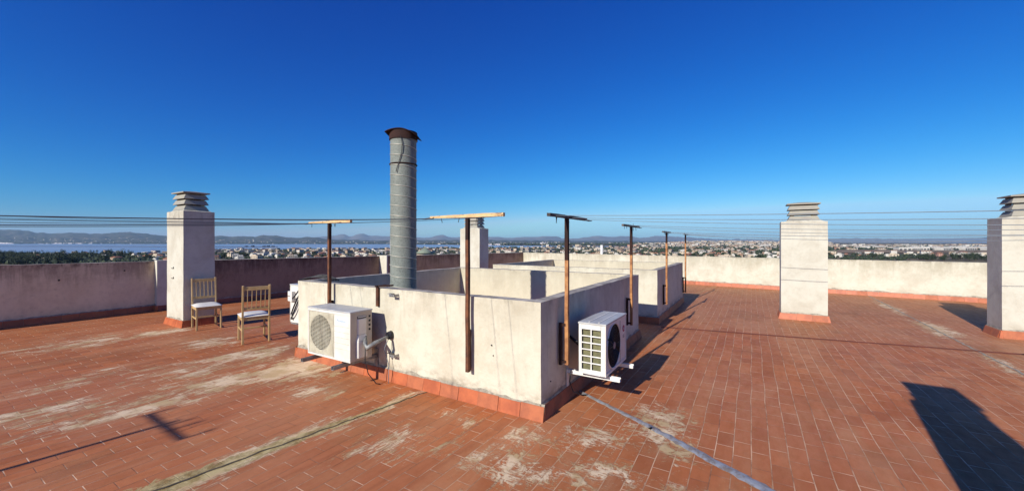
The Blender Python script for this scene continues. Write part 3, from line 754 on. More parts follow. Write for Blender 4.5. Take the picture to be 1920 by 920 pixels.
# ------------------------------------------------------------------ television aerial behind the camera: its shadow lies on the tiles at the left
def aerial():
    root = empty('television_aerial', (-4.93, -2.29, 0)); tag(root, 'television aerial on a tall mast whose shadow falls on the tiles at the lower left', 'aerial')
    h = 1.95
    mb = MB(); mb.tube([(0, 0, 0), (-0.06, 0, h + 0.05)], 0.021, 'steel', 10); mb.build('mast', root)
    mb = MB(); mb.bar((-0.46, 0, h), (0.42, -0.03, h), 0.035, 0.022, 'steel'); mb.build('boom', root)
    for x, l in ((-0.45, 0.07), (0.0, 0.07), (0.13, 0.08), (0.41, 0.07)):
        mb = MB(); mb.tube([(x, -0.03, h - 0.02), (x, 0.0, h + l * 1.5)], 0.013, 'steel', 6); mb.build('dipole', root)
    mb = MB(); mb.tube([(0, 0, 0), (0, 0, 0.02)], 0.12, 'steel', 16); mb.build('base_plate', root)
aerial()

# ------------------------------------------------------------------ air conditioners
def arc_pts(cx, cz, r, n): return [(cx + r * math.cos(2 * math.pi * i / n), cz + r * math.sin(2 * math.pi * i / n)) for i in range(n)]

def plate_with_hole(mb, x0, x1, z0, z1, cx, cz, r, y, mat, n=48):
    """flat front with a round opening"""
    ring = arc_pts(cx, cz, r, n); outer = []
    for i in range(n):
        a = 2 * math.pi * i / n; c, s = math.cos(a), math.sin(a)
        t = min([(x1 - cx) / c if c > 1e-6 else 9e9, (x0 - cx) / c if c < -1e-6 else 9e9, (z1 - cz) / s if s > 1e-6 else 9e9, (z0 - cz) / s if s < -1e-6 else 9e9])
        outer.append((cx + c * t, cz + s * t))
    # snap nearest ray ends to the corners
    for X_, Z_ in ((x0, z0), (x1, z0), (x1, z1), (x0, z1)):
        k = min(range(n), key=lambda i: (outer[i][0] - X_) ** 2 + (outer[i][1] - Z_) ** 2); outer[k] = (X_, Z_)
    for i in range(n):
        j = (i + 1) % n
        mb.face([(ring[i][0], y, ring[i][1]), (ring[j][0], y, ring[j][1]), (outer[j][0], y, outer[j][1]), (outer[i][0], y, outer[i][1])], mat)

def ac_unit(kind, loc, rz, label):
    """local frame: width along x, front faces -y, origin at the middle of the underside's back edge"""
    root = empty('air_conditioner', loc, rz); tag(root, label, 'air conditioner', 'outdoor air-conditioning units hung on the shaft walls')
    w, d, h = {'cream': (0.80, 0.29, 0.55), 'grid': (0.72, 0.275, 0.50), 'side': (0.80, 0.30, 0.57)}[kind]
    x0, x1, y0, y1 = -w / 2, w / 2, -d, 0
    mb = MB(); t = 0.008
    mb.face([(x0, y1, 0), (x1, y1, 0), (x1, y1, h), (x0, y1, h)], 'dark')
    mb.face([(x0, y0, 0.0), (x1, y0, 0.0), (x1, y1, 0.0), (x0, y1, 0.0)], 'steel')
    fcx, r = (x0 + 0.245 if kind != 'grid' else x0 + 0.27), (0.205 if kind != 'grid' else 0.222)
    gx1 = x0 + 0.50
    cz = h / 2
    plate_with_hole(mb, x0, gx1, 0.0, h, fcx, cz, r, y0, 'ac_grille' if kind == 'cream' else 'ac')
    mb.face([(gx1, y0, 0), (x1, y0, 0), (x1, y0, h), (gx1, y0, h)], 'ac')
    mb.face([(x1, y0, 0), (x1, y1, 0), (x1, y1, h), (x1, y0, h)], 'ac_side' if kind == 'cream' else 'ac')
    if kind == 'grid':      # open grid on the left end
        pass
    else:
        mb.face([(x0, y0, 0), (x0, y1, 0), (x0, y1, h), (x0, y0, h)], 'ac')
    mb.build('casing', root)
    # trim round the front
    mb = MB(); e = 0.004
    mb.box(x0 - e, x1 + e, y0 - 0.006, y0 + 0.004, h - 0.03, h - 0.004, 'ac'); mb.box(x0 - e, x1 + e, y0 - 0.006, y0 + 0.004, -0.004, 0.022, 'ac')
    mb.box(x0 - e, x0 + 0.014, y0 - 0.006, y0 + 0.004, 0.022, h - 0.03, 'ac'); mb.box(x1 - 0.012, x1 + e, y0 - 0.006, y0 + 0.004, 0.022, h - 0.03, 'ac')
    mb.box(gx1 - 0.006, gx1 + 0.006, y0 - 0.005, y0 + 0.003, 0.022, h - 0.03, 'ac_grille')
    for i in range(1, 6) if kind == 'cream' else ():
        z = h * 0.12 + i * h * 0.115
        mb.box(gx1 + 0.012, x1 - 0.014, y0 - 0.0025, y0 + 0.002, z, z + 0.004, 'ac_grille')
    mb.build('front_trim', root, 0.002)
    mb = MB(); mb.box(x0 - 0.008, x1 + 0.008, y0 - 0.01, y1 + 0.006, h - 0.004, h + 0.014, 'ac_top')
    if kind == 'grid':
        for k in range(2): mb.box(x0 + 0.03, x1 - 0.03, y0 + 0.07 + k * 0.1, y0 + 0.085 + k * 0.1, h + 0.014, h + 0.019, 'ac')
    mb.build('top_panel', root, 0.004)
    # fan behind the opening
    mb = MB()
    rim = arc_pts(fcx, cz, r, 40); inn = arc_pts(fcx, cz, r - 0.01, 40)
    for i in range(40):
        j = (i + 1) % 40
        mb.face([(rim[i][0], y0, rim[i][1]), (rim[j][0], y0, rim[j][1]), (inn[j][0], y0 + 0.11, inn[j][1]), (inn[i][0], y0 + 0.11, inn[i][1])], 'dark')
    mb.face([(p[0], y0 + 0.12, p[1]) for p in arc_pts(fcx, cz, r, 40)], 'dark')
    mb.build('shroud', root)
    fan = MB()
    fan.tube([(fcx, y0 + 0.03, cz), (fcx, y0 + 0.09, cz)], 0.045, 'hub', 20)
    for b_ in range(3):
        a0 = b_ * 2 * math.pi / 3 + 0.4
        P1 = []; P2 = []
        for i in range(7):
            rr = 0.04 + (r - 0.06) * i / 6; tw = 0.5
            P1.append((fcx + rr * math.cos(a0 + 0.1 * i), y0 + 0.035, cz + rr * math.sin(a0 + 0.1 * i)))
            P2.append((fcx + rr * math.cos(a0 + 0.1 * i + tw + 0.1), y0 + 0.085, cz + rr * math.sin(a0 + 0.1 * i + tw + 0.1)))
        for i in range(6): fan.face([P1[i], P1[i + 1], P2[i + 1], P2[i]], 'hub' if kind != 'grid' else 'fan', True)
    fan.build('fan', root)
    g = MB()
    if kind == 'grid':
        for q in range(1, 15): 
            rr = r * q / 14.5
            g.tube([(fcx + rr * math.cos(a * math.pi / 16), y0 - 0.004, cz + rr * math.sin(a * math.pi / 16)) for a in range(33)], 0.0022, 'fan', 4, caps=False)
        for a in range(12): g.tube([(fcx + 0.04 * math.cos(a * math.pi / 6), y0 - 0.005, cz + 0.04 * math.sin(a * math.pi / 6)), (fcx + r * math.cos(a * math.pi / 6), y0 - 0.003, cz + r * math.sin(a * math.pi / 6))], 0.003, 'fan', 4)
        g.tube([(fcx, y0 - 0.010, cz), (fcx, y0, cz)], 0.036, 'hub', 20)
        g.tube([(fcx + (r + .006) * math.cos(a * math.pi / 24), y0 - 0.003, cz + (r + .006) * math.sin(a * math.pi / 24)) for a in range(49)], 0.008, 'ac', 6, caps=False)
    else:
        n = 26
        for q in range(1, n):
            zz = cz - r + 2 * r * q / n; hw = math.sqrt(max(0, r * r - (zz - cz) ** 2))
            g.box(fcx - hw, fcx + hw, y0 - 0.001, y0 + 0.006, zz - 0.0028, zz + 0.0028, 'ac_grille')
        for q in range(1, n // 2):
            xx = fcx - r + 2 * r * q / (n / 2); hw = math.sqrt(max(0, r * r - (xx - fcx) ** 2))
            g.box(xx - 0.0012, xx + 0.0012, y0 + 0.0062, y0 + 0.010, cz - hw, cz + hw, 'ac_grille')
        # raised slats carried over the corners of the grille panel
        for q in range(1, 30):
            zz = 0.03 + (h - 0.07) * q / 30; hw = math.sqrt(max(0, (r + 0.008) ** 2 - (zz - cz) ** 2))
            for a, b in (((x0 + 0.02), fcx - hw), (fcx + hw, gx1 - 0.012)):
                if b - a > 0.01: g.box(a, b, y0 - 0.003, y0 - 0.0005, zz - 0.003, zz + 0.003, 'ac_grille')
    g.build('fan_grille', root)
    if kind == 'grid':
        g = MB(); e0, e1 = y0, y1
        rows_, cols_ = 6, 2
        zb, zt = 0.045, h - 0.055; yb, yt = y0 + 0.045, y1 - 0.03
        g.box(x0 - 0.002, x0 + 0.006, y0, yb, 0, h - .004, 'whitebar'); g.box(x0 - 0.002, x0 + 0.006, yt, y1, 0, h - .004, 'whitebar')
        g.box(x0 - 0.002, x0 + 0.006, yb, yt, 0, zb, 'whitebar'); g.box(x0 - 0.002, x0 + 0.006, yb, yt, zt, h - .004, 'whitebar')
        for i in range(1, rows_):
            z = zb + (zt - zb) * i / rows_; g.box(x0 - 0.001, x0 + 0.006, yb, yt, z - 0.006, z + 0.006, 'whitebar')
        ym = (yb + yt) / 2; g.box(x0 - 0.003, x0 + 0.005, ym - 0.006, ym + 0.006, zb, zt, 'whitebar')
        g.build('side_grille', root, 0.0015)
        g = MB()
        for i in range(60):
            z = zb - 0.01 + (zt - zb + 0.02) * i / 60; g.box(x0 + 0.03, x0 + 0.055, yb - 0.01, yt + 0.01, z, z + 0.0045, 'coil')
        g.face([(x0 + 0.05, yb - 0.02, zb - 0.02), (x0 + 0.05, yt + 0.02, zb - 0.02), (x0 + 0.05, yt + 0.02, zt + 0.02), (x0 + 0.05, yb - 0.02, zt + 0.02)], 'coil')
        g.build('coil', root)
        # badge and lettering
        bx = gx1 + 0.13; bz = h * 0.72
        g = MB(); g.tube([(bx, y0 - 0.001, bz), (bx, y0 - 0.004, bz)], 0.036, 'logo_red', 28); bd = g.build('badge', root)
        text('lettering', 'LG', 0.045, 'label_white', bd, (bx, y0 - 0.005, bz), (rad(90), 0, 0))
        text('lettering', 'LG', 0.05, 'text_grey', root, (bx, y0 - 0.002, bz - 0.085), (rad(90), 0, 0))
    if kind == 'cream':
        g = MB(); g.box(gx1 + 0.03, x1 - 0.035, y0 - 0.0025, y0 - 0.0005, h * 0.74, h * 0.90, 'label_white'); lb = g.build('name_plate', root)
        text('lettering', 'Panasonic', 0.043, 'blue_text', lb, ((gx1 + x1) / 2 - 0.003, y0 - 0.003, h * 0.82), (rad(90), 0, 0))
        # valve cover on the right end, with handle recess and vents
        g = MB()
        g.hexa([(x1, y0 + 0.07, 0.03), (x1 + 0.03, y0 + 0.085, 0.03), (x1 + 0.03, y0 + 0.205, 0.03), (x1, y0 + 0.22, 0.03)], [(x1, y0 + 0.07, 0.22), (x1 + 0.03, y0 + 0.085, 0.22), (x1 + 0.03, y0 + 0.205, 0.22), (x1, y0 + 0.22, 0.22)], 'ac')
        g.hexa([(x1, y0 + 0.07, 0.221), (x1 + 0.03, y0 + 0.085, 0.221), (x1 + 0.03, y0 + 0.205, 0.221), (x1, y0 + 0.22, 0.221)], [(x1, y0 + 0.085, 0.29), (x1 + 0.012, y0 + 0.10, 0.29), (x1 + 0.012, y0 + 0.20, 0.29), (x1, y0 + 0.215, 0.29)], 'ac')
        g.hexa([(x1, y0 + 0.085, 0.291), (x1 + 0.012, y0 + 0.10, 0.291), (x1 + 0.012, y0 + 0.20, 0.291), (x1, y0 + 0.215, 0.291)], [(x1, y0 + 0.085, 0.47), (x1 + 0.012, y0 + 0.10, 0.47), (x1 + 0.012, y0 + 0.20, 0.47), (x1, y0 + 0.215, 0.47)], 'ac')
        g.build('valve_cover', root, 0.005)
        g = MB(); g.box(x1, x1 + 0.003, y0 + 0.09, y0 + 0.21, 0.475, 0.50, 'dark'); g.box(x1 + 0.002, x1 + 0.012, y0 + 0.095, y0 + 0.20, 0.487, 0.498, 'whitebar'); g.build('handle', root)
        for i in range(4):
            g = MB(); g.box(x1, x1 + 0.002, y0 + 0.245, y0 + 0.27, 0.32 + i * 0.05, 0.345 + i * 0.05, 'dark'); g.build('vent_slot', root)
    if kind == 'side':
        g = MB(); g.box(x1 + 0.001, x1 + 0.055, y0 + 0.02, y0 + 0.13, 0.33, 0.48, 'ac'); g.box(x1 + 0.03, x1 + 0.06, y0 + 0.0, y0 + 0.09, 0.405, 0.415, 'rust'); g.build('valve_cover', root, 0.004)
        for k, (za, zb, sg) in enumerate(((0.42, 0.14, 0.10), (0.36, 0.07, 0.16), (0.50, 0.36, 0.14))):
            g = MB()
            pts = [(x1 + 0.03 + 0.015 * math.sin(math.pi * i / 10), y1 - 0.03 - 0.19 * (i / 10), za + (zb - za) * (i / 10) - sg * math.sin(math.pi * i / 10) * 0.2) for i in range(11)]
            g.tube(pts, 0.011, 'cable', 7); g.build('refrigerant_pipe', root)
        for zz in (0.13, 0.06):
            g = MB(); g.tube([(x1, y0 + 0.07, zz), (x1 + 0.035, y0 + 0.07, zz)], 0.018, 'steel', 8); g.build('valve', root)
    # wall brackets under the unit
    for sx in (-1, 1):
        g = MB(); xx = sx * (w / 2 - 0.11)
        bm_ = 'steel' if kind != 'grid' else 'whitebar'
        gap = 0.16 if kind != 'grid' else 0.175
        ya = y0 - (0.15 if kind != 'grid' else 0.115)
        g.box(xx - 0.02, xx + 0.02, ya, gap - 0.003, -0.060, -0.054, bm_); g.box(xx - 0.02, xx - 0.014, ya, gap - 0.003, -0.054, -0.020, bm_); g.box(xx + 0.014, xx + 0.02, ya, gap - 0.003, -0.054, -0.020, bm_)
        g.box(xx - 0.03, xx + 0.03, gap - 0.008, gap - 0.002, -0.30, 0.05, bm_)
        g.box(xx - 0.012, xx + 0.012, y0 + 0.03, y0 + 0.06, -0.053, 0.004, 'cable'); g.box(xx - 0.012, xx + 0.012, -0.06, -0.03, -0.053, 0.004, 'cable')
        g.build('bracket', root, 0.0015)
    return root
ac_unit('cream', (-4.22, 3.085, 0.305), 0, 'yellowed cream air conditioner with a round mesh grille on the sunny shaft wall')
ac_unit('grid', (-1.49, 4.10, 0.335), rad(90), 'white air conditioner on the shaded shaft wall, its end a grid of square openings')
ac_unit('side', (-5.80, 3.80, 0.42), rad(-90), 'air conditioner seen end-on at the left corner of the near shaft, with black pipes')

# insulated pipes of the left unit
root = empty('insulated_pipe', (-3.8, 2.95, 0.5)); tag(root, 'foil-wrapped refrigerant pipe from the left air conditioner to a black wall socket', 'insulated pipe')
def local(mb, name, parent): 
    o = mb.build(name, parent); o.location = -Vector(parent.location); return o
mb = MB(); pts = [(-3.81, 2.99, 0.56), (-3.74, 2.93, 0.50), (-3.70, 2.92, 0.455), (-3.66, 3.0, 0.50), (-3.665, 3.12, 0.525), (-3.68, 3.22, 0.54)]
mb.jit = (0.006, 14); mb.tube(pts, [0.016, 0.026, 0.030, 0.024, 0.019, 0.017], 'foil', 12); local(mb, 'foil_wrap', root)
mb = MB(); mb.tube([(-3.68, 3.205, 0.542), (-3.68, 3.255, 0.545)], [0.045, 0.05], 'cable', 18); local(mb, 'wall_socket', root)
mb = MB(); mb.tube([(-3.74, 2.93, 0.47), (-3.755, 2.94, 0.3), (-3.74, 2.97, 0.15), (-3.70, 3.05, 0.02), (-3.68, 3.09, 0.006)], 0.006, 'cable', 6)
mb.tube([(-3.67, 3.21, 0.52), (-3.69, 3.16, 0.4), (-3.65, 3.19, 0.2), (-3.60, 3.14, 0.01)], 0.004, 'wire_pale', 6); local(mb, 'drain_hose', root)
mb = MB(); mb.tube([(-1.60, 3.80, 0.32), (-1.615, 3.80, 0.20), (-1.60, 3.86, 0.08), (-1.55, 3.97, 0.02), (-1.50, 4.02, 0.014)], 0.0055, 'cable', 6)
tag(mb.build('drain_hose'), 'thin drain hose hanging from the right air conditioner to the silver strip', 'hose')
mb = MB()
for k in range(3): mb.tube([(-1.67, 3.93 + 0.05 * k, 0.64 - 0.03 * k), (-1.60, 3.92 + 0.05 * k, 0.60 - .03 * k), (-1.52, 3.96 + 0.05 * k, 0.58 - 0.04 * k), (-1.50, 4.0 + .05 * k, 0.55 - .04 * k)], 0.014, 'cable', 7)
tag(mb.build('refrigerant_pipe'), 'black pipes entering the shaded wall behind the right air conditioner', 'pipes')
mb = MB()
for k in range(4):
    pts = [(-5.74 + 0.10 * k * .3 + 0.06 * i, 3.33 + 0.02 * k + 0.025 * i, 1.085 + (0.045 + 0.012 * k) * math.sin(math.pi * i / 8) + 0.006) for i in range(9)]
    mb.tube(pts, 0.009, 'cable', 6)
mb.tube([(-5.74, 3.35, 1.09), (-5.76, 3.37, 0.95), (-5.74, 3.4, 0.8)], 0.012, 'cable', 6)
tag(mb.build('cable_bundle'), 'black cables looped over the left corner of the near shaft wall', 'cables')

# loose brackets left on the sunny wall
for zz, lab in ((1.03, 'empty galvanised wall bracket near the top of the sunny shaft wall'), (0.325, 'empty galvanised wall bracket low on the sunny shaft wall above the skirting')):
    mb = MB(); x = -3.62
    mb.box(x - 0.07, x + 0.0, 3.20, 3.246, zz + 0.008, zz + 0.014, 'steel'); mb.box(x - 0.07, x + 0.0, 3.240, 3.246, zz - 0.02, zz + 0.008, 'steel')
    mb.box(x - 0.0, x + 0.075, 3.17, 3.176, zz - 0.018, zz + 0.012, 'steel'); mb.box(x - 0.006, x + 0.0, 3.17, 3.244, zz - 0.018, zz + 0.012, 'steel'); mb.box(x + 0.069, x + 0.075, 3.1765, 3.246, zz - 0.018, zz + 0.012, 'steel')
    for q in (0.02, 0.05): mb.tube([(x + q, 3.171, zz - 0.003), (x + q, 3.164, zz - 0.003)], 0.006, 'dark', 8)
    tag(mb.build('wall_bracket', bevel=0.001), lab, 'bracket')
mb = MB(); mb.jit = (0.003, 9)
mb.box(-3.91, -3.875, 3.215, 3.245, 0.87, 1.105, 'rust'); mb.box(-3.91, -3.875, 3.2, 3.35, 1.106, 1.125, 'rust_dark'); mb.bar((-3.87, 3.22, 1.115), (-3.70, 3.30, 1.13), 0.02, 0.02, 'rust_dark')
tag(mb.build('wall_bracket'), 'rusty iron bracket hooked over the wall top in front of the flue', 'bracket')

# ------------------------------------------------------------------ chairs
def chair():
    root = empty('wooden_chair')
    hw, hd = 0.185, 0.215
    def leg(p0, p1, w=0.034):
        mb = MB(); mb.bar(p0, p1, w, w * 0.85, 'wood'); mb.build('leg', root, 0.004)
    for sy in (-1, 1):
        leg((hd, sy * hw, 0), (hd - 0.01, sy * hw, 0.43))
        mb = MB(); mb.bar((-hd - 0.01, sy * hw, 0), (-hd, sy * hw, 0.44), 0.034, 0.032, 'wood'); mb.bar((-hd, sy * hw, 0.44), (-hd - 0.055, sy * hw, 0.95), 0.032, 0.028, 'wood'); mb.build('leg', root, 0.004)
    mb = MB()
    mb.box(-hd, hd, -hw - 0.008, -hw + 0.012, 0.375, 0.435, 'wood'); mb.box(-hd, hd, hw - 0.012, hw + 0.008, 0.375, 0.435, 'wood')
    mb.box(hd - 0.022, hd - 0.002, -hw + .013, hw - .013, 0.376, 0.434, 'wood'); mb.box(-hd - 0.008, -hd + 0.012, -hw + .013, hw - .013, 0.376, 0.434, 'wood')
    mb.build('seat_frame', root, 0.002)
    mb = MB(); n = 12
    def zc(a, b): return 0.437 + 0.042 * (1 - abs(a) ** 5) * (1 - abs(b) ** 5)
    I = [[mb.addv(((-1 + 2 * i / n) * (hd + 0.022), (-1 + 2 * j / n) * (hw + 0.024), zc(-1 + 2 * i / n, -1 + 2 * j / n))) for j in range(n + 1)] for i in range(n + 1)]
    for i in range(n):
        for j in range(n): mb.fidx((I[i][j], I[i + 1][j], I[i + 1][j + 1], I[i][j + 1]), 'cushion', True)
    J = [I[0][0], I[n][0], I[n][n], I[0][n]]; mb.fidx(J[::-1], 'cushion')
    mb.build('seat', root)
    for sy in (-1, 1):
        mb = MB(); mb.bar((-hd, sy * hw, 0.215), (hd, sy * hw, 0.215), 0.018, 0.026, 'wood'); mb.build('stretcher', root, 0.002)
    mb = MB(); mb.bar((0.0, -hw, 0.215), (0.0, hw, 0.215), 0.018, 0.026, 'wood'); mb.build('stretcher', root, 0.002)
    mb = MB(); xb = lambda z: -hd - 0.055 * (z - 0.44) / 0.51
    mb.bar((xb(0.90), -hw, 0.90), (xb(0.90), hw, 0.90), 0.02, 0.062, 'wood'); mb.bar((xb(0.57), -hw, 0.57), (xb(0.57), hw, 0.57), 0.02, 0.045, 'wood')
    for k in range(5):
        y = -hw + 2 * hw * (k + 1) / 6; mb.bar((xb(0.585), y, 0.585), (xb(0.88), y, 0.88), 0.026, 0.011, 'wood')
    mb.build('backrest', root, 0.002)
    return root
c1 = chair(); c1.location = (-9.0, 3.40, 0); c1.rotation_euler.z = rad(-11)
tag(c1, 'light wooden chair with white seat facing right, its slatted back against the chimney', 'chair', 'pair of light wooden dining chairs')
c2 = copy_tree(c1); c2.location = (-7.16, 3.375, 0); c2.rotation_euler.z = rad(163)
tag(c2, 'light wooden chair with white seat seen from behind, nearer the camera', 'chair', 'pair of light wooden dining chairs')

# small pipe stubs beyond the parapets
mb = MB(); mb.tube([(-5.9, 17.62, 0.2), (-5.9, 17.62, 1.52)], 0.06, 'white', 12); tag(mb.build('vent_pipe'), 'short white vent pipe standing up behind the sunlit far parapet', 'pipe')
mb = MB(); mb.tube([(-12.05, 10.62, 0.4), (-12.05, 10.62, 1.75)], 0.022, 'white', 8); tag(mb.build('vent_pipe'), 'thin white pipe behind the parapet at the left side of the flue', 'pipe')

# ------------------------------------------------------------------ landscape
def lerp_profile(prof, x):
    if x <= prof[0][0]: return prof[0][1]
    for (a, ya), (b, yb) in zip(prof[:-1], prof[1:]):
        if x <= b:
            t = (x - a) / (b - a); t = t * t * (3 - 2 * t); return ya + (yb - ya) * t
    return prof[-1][1]
U = lambda px: (px - 960) / 735.0
def elev(y, d): return H + (454 - y) * d / 735.0
# shore distances in metres by bearing
NEAR = [(U(-400), 700), (U(0), 745), (U(120), 840), (U(300), 960), (U(400), 1380), (U(700), 1480), (U(900), 1840), (U(1180), 2150)]
FARS = [(U(-400), 6400), (U(0), 6400), (U(700), 5600), (U(820), 4300), (U(900), 3300), (U(1180), 2560), (U(1230), 2160)]
def in_lake(u, d): return u < U(1225) and lerp_profile(NEAR, u) < d < lerp_profile(FARS, u)
RISE = [(U(1100), 0), (U(1200), 8), (U(1330), 33), (U(1480), 27), (U(1600), 14), (U(1900), 8)]
def ground(u, d):
    z = GZ + 1.0
    t = min(1, max(0, (d - 1900) / 2300)); z += lerp_profile(RISE, u) * t * t * (3 - 2 * t)
    if d > 500: z += 1.6 * noise.noise(Vector((u * d, d, 0)) * 0.004)
    if u < U(300) and d < 700: z += 1.0
    if in_lake(u, d): z = GZ - 3
    elif u < U(1225) and lerp_profile(FARS, u) < d: z = max(z, GZ + 1 + (d - lerp_profile(FARS, u)) * 0.004)
    return z
mb = MB()
us = [-3.2 + 0.2 * i for i in range(9)] + [-1.4 + 2.8 * i / 300 for i in range(301)] + [1.6 + 0.2 * i for i in range(8)]
ds = [12 * (7200 / 12) ** (i / 130) for i in range(131)]
I = [[mb.addv(far(u, d, ground(u, d) if d > 40 else GZ)) for d in ds] for u in us]
for i in range(len(us) - 1):
    for j in range(len(ds) - 1): mb.fidx((I[i][j], I[i + 1][j], I[i + 1][j + 1], I[i][j + 1]), 'land', True)
tag(mb.build('ground'), kind='structure')
mb = MB(); Rr = 26000
mb.face([(-Rr, -Rr, GZ - 5), (Rr, -Rr, GZ - 5), (Rr, Rr, GZ - 5), (-Rr, Rr, GZ - 5)], 'land')
tag(mb.build('plain'), kind='structure')
mb = MB(); mb.face([far(-1.9, 500, GZ), far(0.42, 500, GZ), far(0.42, 7200, GZ), far(-1.9, 7200, GZ)], 'water')
tag(mb.build('lake'), kind='structure')

HILLS = [(-500, 428), (-200, 432), (0, 430.5), (38, 431), (72, 436), (100, 437.5), (133, 436), (183, 438), (233, 435), (267, 437), (300, 441.5), (399, 443.5), (414, 441.5), (434, 443.5), (457, 442.8), (478, 443.5), (488, 441), (517, 441.5), (536, 444.6), (563, 445.5), (576, 443.7), (596, 445.5), (620, 449), (700, 450.5), (830, 450), (900, 449.5), (960, 450.5), (1100, 451.5), (1250, 452), (1400, 453.5), (1700, 456), (1900, 456)]
MOUNT = [(-500, 444), (560, 447), (616, 442.8), (643, 439), (658, 442.8), (676, 437.9), (700, 442), (731, 443), (802, 445.5), (826, 440.5), (850, 445), (880, 443), (908, 445), (932, 443.8), (955, 446), (988, 444), (1022, 443), (1040, 442.8), (1057, 447), (1083, 446.7), (1097, 445), (1117, 441.7), (1147, 444), (1163, 442.5), (1188, 443.3), (1203, 445.8), (1231, 442), (1281, 444), (1313, 446), (1340, 448), (1480, 449), (1600, 446.5), (1700, 447.5), (1855, 446), (2000, 446), (2400, 448)]
def ridge(name, prof, d0, dr, d1, mat, rough, n):
    mb = MB(); p0, p1 = prof[0][0], prof[-1][0]; rows = 16; I = []
    for i in range(n + 1):
        px = p0 + (p1 - p0) * i / n; u = U(px); col = []
        y = lerp_profile(prof, px) + noise.noise(Vector((px * 0.08, 0, dr))) * 1.3 * rough + noise.noise(Vector((px * 0.3, 3, dr))) * 0.8 * rough
        for j in range(rows + 1):
            t = j / rows
            if t <= 0.75:
                q = t / 0.75; d = d0 + (dr - d0) * q; z = GZ + 1 + (elev(y, dr) - GZ - 1) * (q ** 1.25)
                z += noise.noise(Vector((px * 0.05, q * 5, dr))) * (elev(y, dr) - GZ) * 0.22 * math.sin(math.pi * q) * 0.8
            else:
                q = (t - 0.75) / 0.25; d = dr + (d1 - dr) * q; z = elev(y, dr) * (1 - q) + (GZ - 20) * q
            col.append(mb.addv(far(u, d, z)))
        I.append(col)
    for i in range(n):
        for j in range(rows): mb.fidx((I[i][j], I[i + 1][j], I[i + 1][j + 1], I[i][j + 1]), mat, True)
    return tag(mb.build(name), kind='structure')
ridge('hills', HILLS, 6700, 9500, 11000, 'hill', 1.0, 500)
ridge('mountains', MOUNT, 15500, 21000, 23500, 'mount', 1.0, 560)

# salt heaps and white strips on the far shore
def patch(name, pa, pb, ya, yb, z, mat, label, cat, hgt=2.0):
    mb = MB()
    pts = []
    n = 14
    d_of = lambda y: (H - z) * 735 / (y - 454)
    a = [far(U(pa + (pb - pa) * i / n), d_of(yb + 0.15 * noise.noise(Vector((pa + i, 1, 0)))), z) for i in range(n + 1)]
    b = [far(U(pa + (pb - pa) * i / n), d_of(ya + 0.25 * noise.noise(Vector((pa + i, 5, 0)))), z) for i in range(n + 1)]
    up_ = Vector((0, 0, hgt))
    for i in range(n):
        mb.face([a[i], a[i + 1], b[i + 1] + up_, b[i] + up_], mat)
        mb.face([b[i] + up_, b[i + 1] + up_, b[i + 1], b[i]], mat)
    return tag(mb.build(name), label, cat)
def bank(px0, px1, d, h, depth, label):
    mb = MB(); n = 24; rows = []
    for i in range(n + 1):
        u = U(px0 + (px1 - px0) * i / n); e = math.sin(math.pi * i / n) ** 0.4; hh = h * e * (0.75 + 0.5 * noise.noise(Vector((px0 + i * 1.3, d, 2))))
        z = ground(u, d)
        rows.append([far(u, d, z - 2), far(u, d + depth * 0.3, z + hh), far(u, d + depth, z - 2)])
    for i in range(n):
        for k in range(2): mb.face([rows[i][k], rows[i + 1][k], rows[i + 1][k + 1], rows[i][k + 1]], 'salt')
    tag(mb.build('salt_bank'), label, 'salt bank', 'white salt banks on the far lake shore')
bank(-40, 28, 6500, 26, 120, 'bright salt bank at the far left end of the opposite shore')
bank(70, 178, 6500, 18, 120, 'long pale salt bank on the opposite shore left of the left chimney')
bank(905, 958, 3420, 17, 120, 'white salt bank across the lake just right of the middle chimney')
bank(975, 1040, 4700, 14, 120, 'thin white salt bank beyond the lake, left of the third clothesline post')
bank(1034, 1105, 3300, 9, 100, 'thin white salt bank beside the third clothesline post at the end of the lake')

# jetty in the lake
mb = MB()
a, b = far(U(-60), 2560, GZ), far(U(520), 2160, GZ)
mb.bar(a + Vector((0, 0, 0.8)), b + Vector((0, 0, 0.8)), 9, 2.4, 'rust_dark')
tag(mb.build('jetty'), 'long thin dark causeway crossing the lake on the left', 'causeway')
for i, px in enumerate((462, 474, 495, 503, 512)):
    mb = MB(); p = far(U(px), 2200 - i * 5, GZ + 1.6); mb.box(p.x - 9, p.x + 9, p.y - 5, p.y + 5, p.z, p.z + 5 + (i % 2) * 2, 'h_win')
    tag(mb.build('jetty_shed'), 'small dark shed on the causeway in the lake', 'shed', 'dark sheds on the lake causeway')

# fields
for (pa, pb, da, db) in ((1540, 1720, 900, 1250), (1700, 1900, 980, 1150), (1500, 1620, 1500, 1800)):
    mb = MB(); n = 20
    for i in range(n):
        u0, u1 = U(pa + (pb - pa) * i / n), U(pa + (pb - pa) * (i + 1) / n)
        mb.face([far(u0, da, ground(u0, da) + 1.2), far(u1, da, ground(u1, da) + 1.2), far(u1, db, ground(u1, db) + 1.2), far(u0, db, ground(u0, db) + 1.2)], 'field')
    tag(mb.build('field'), kind='structure')

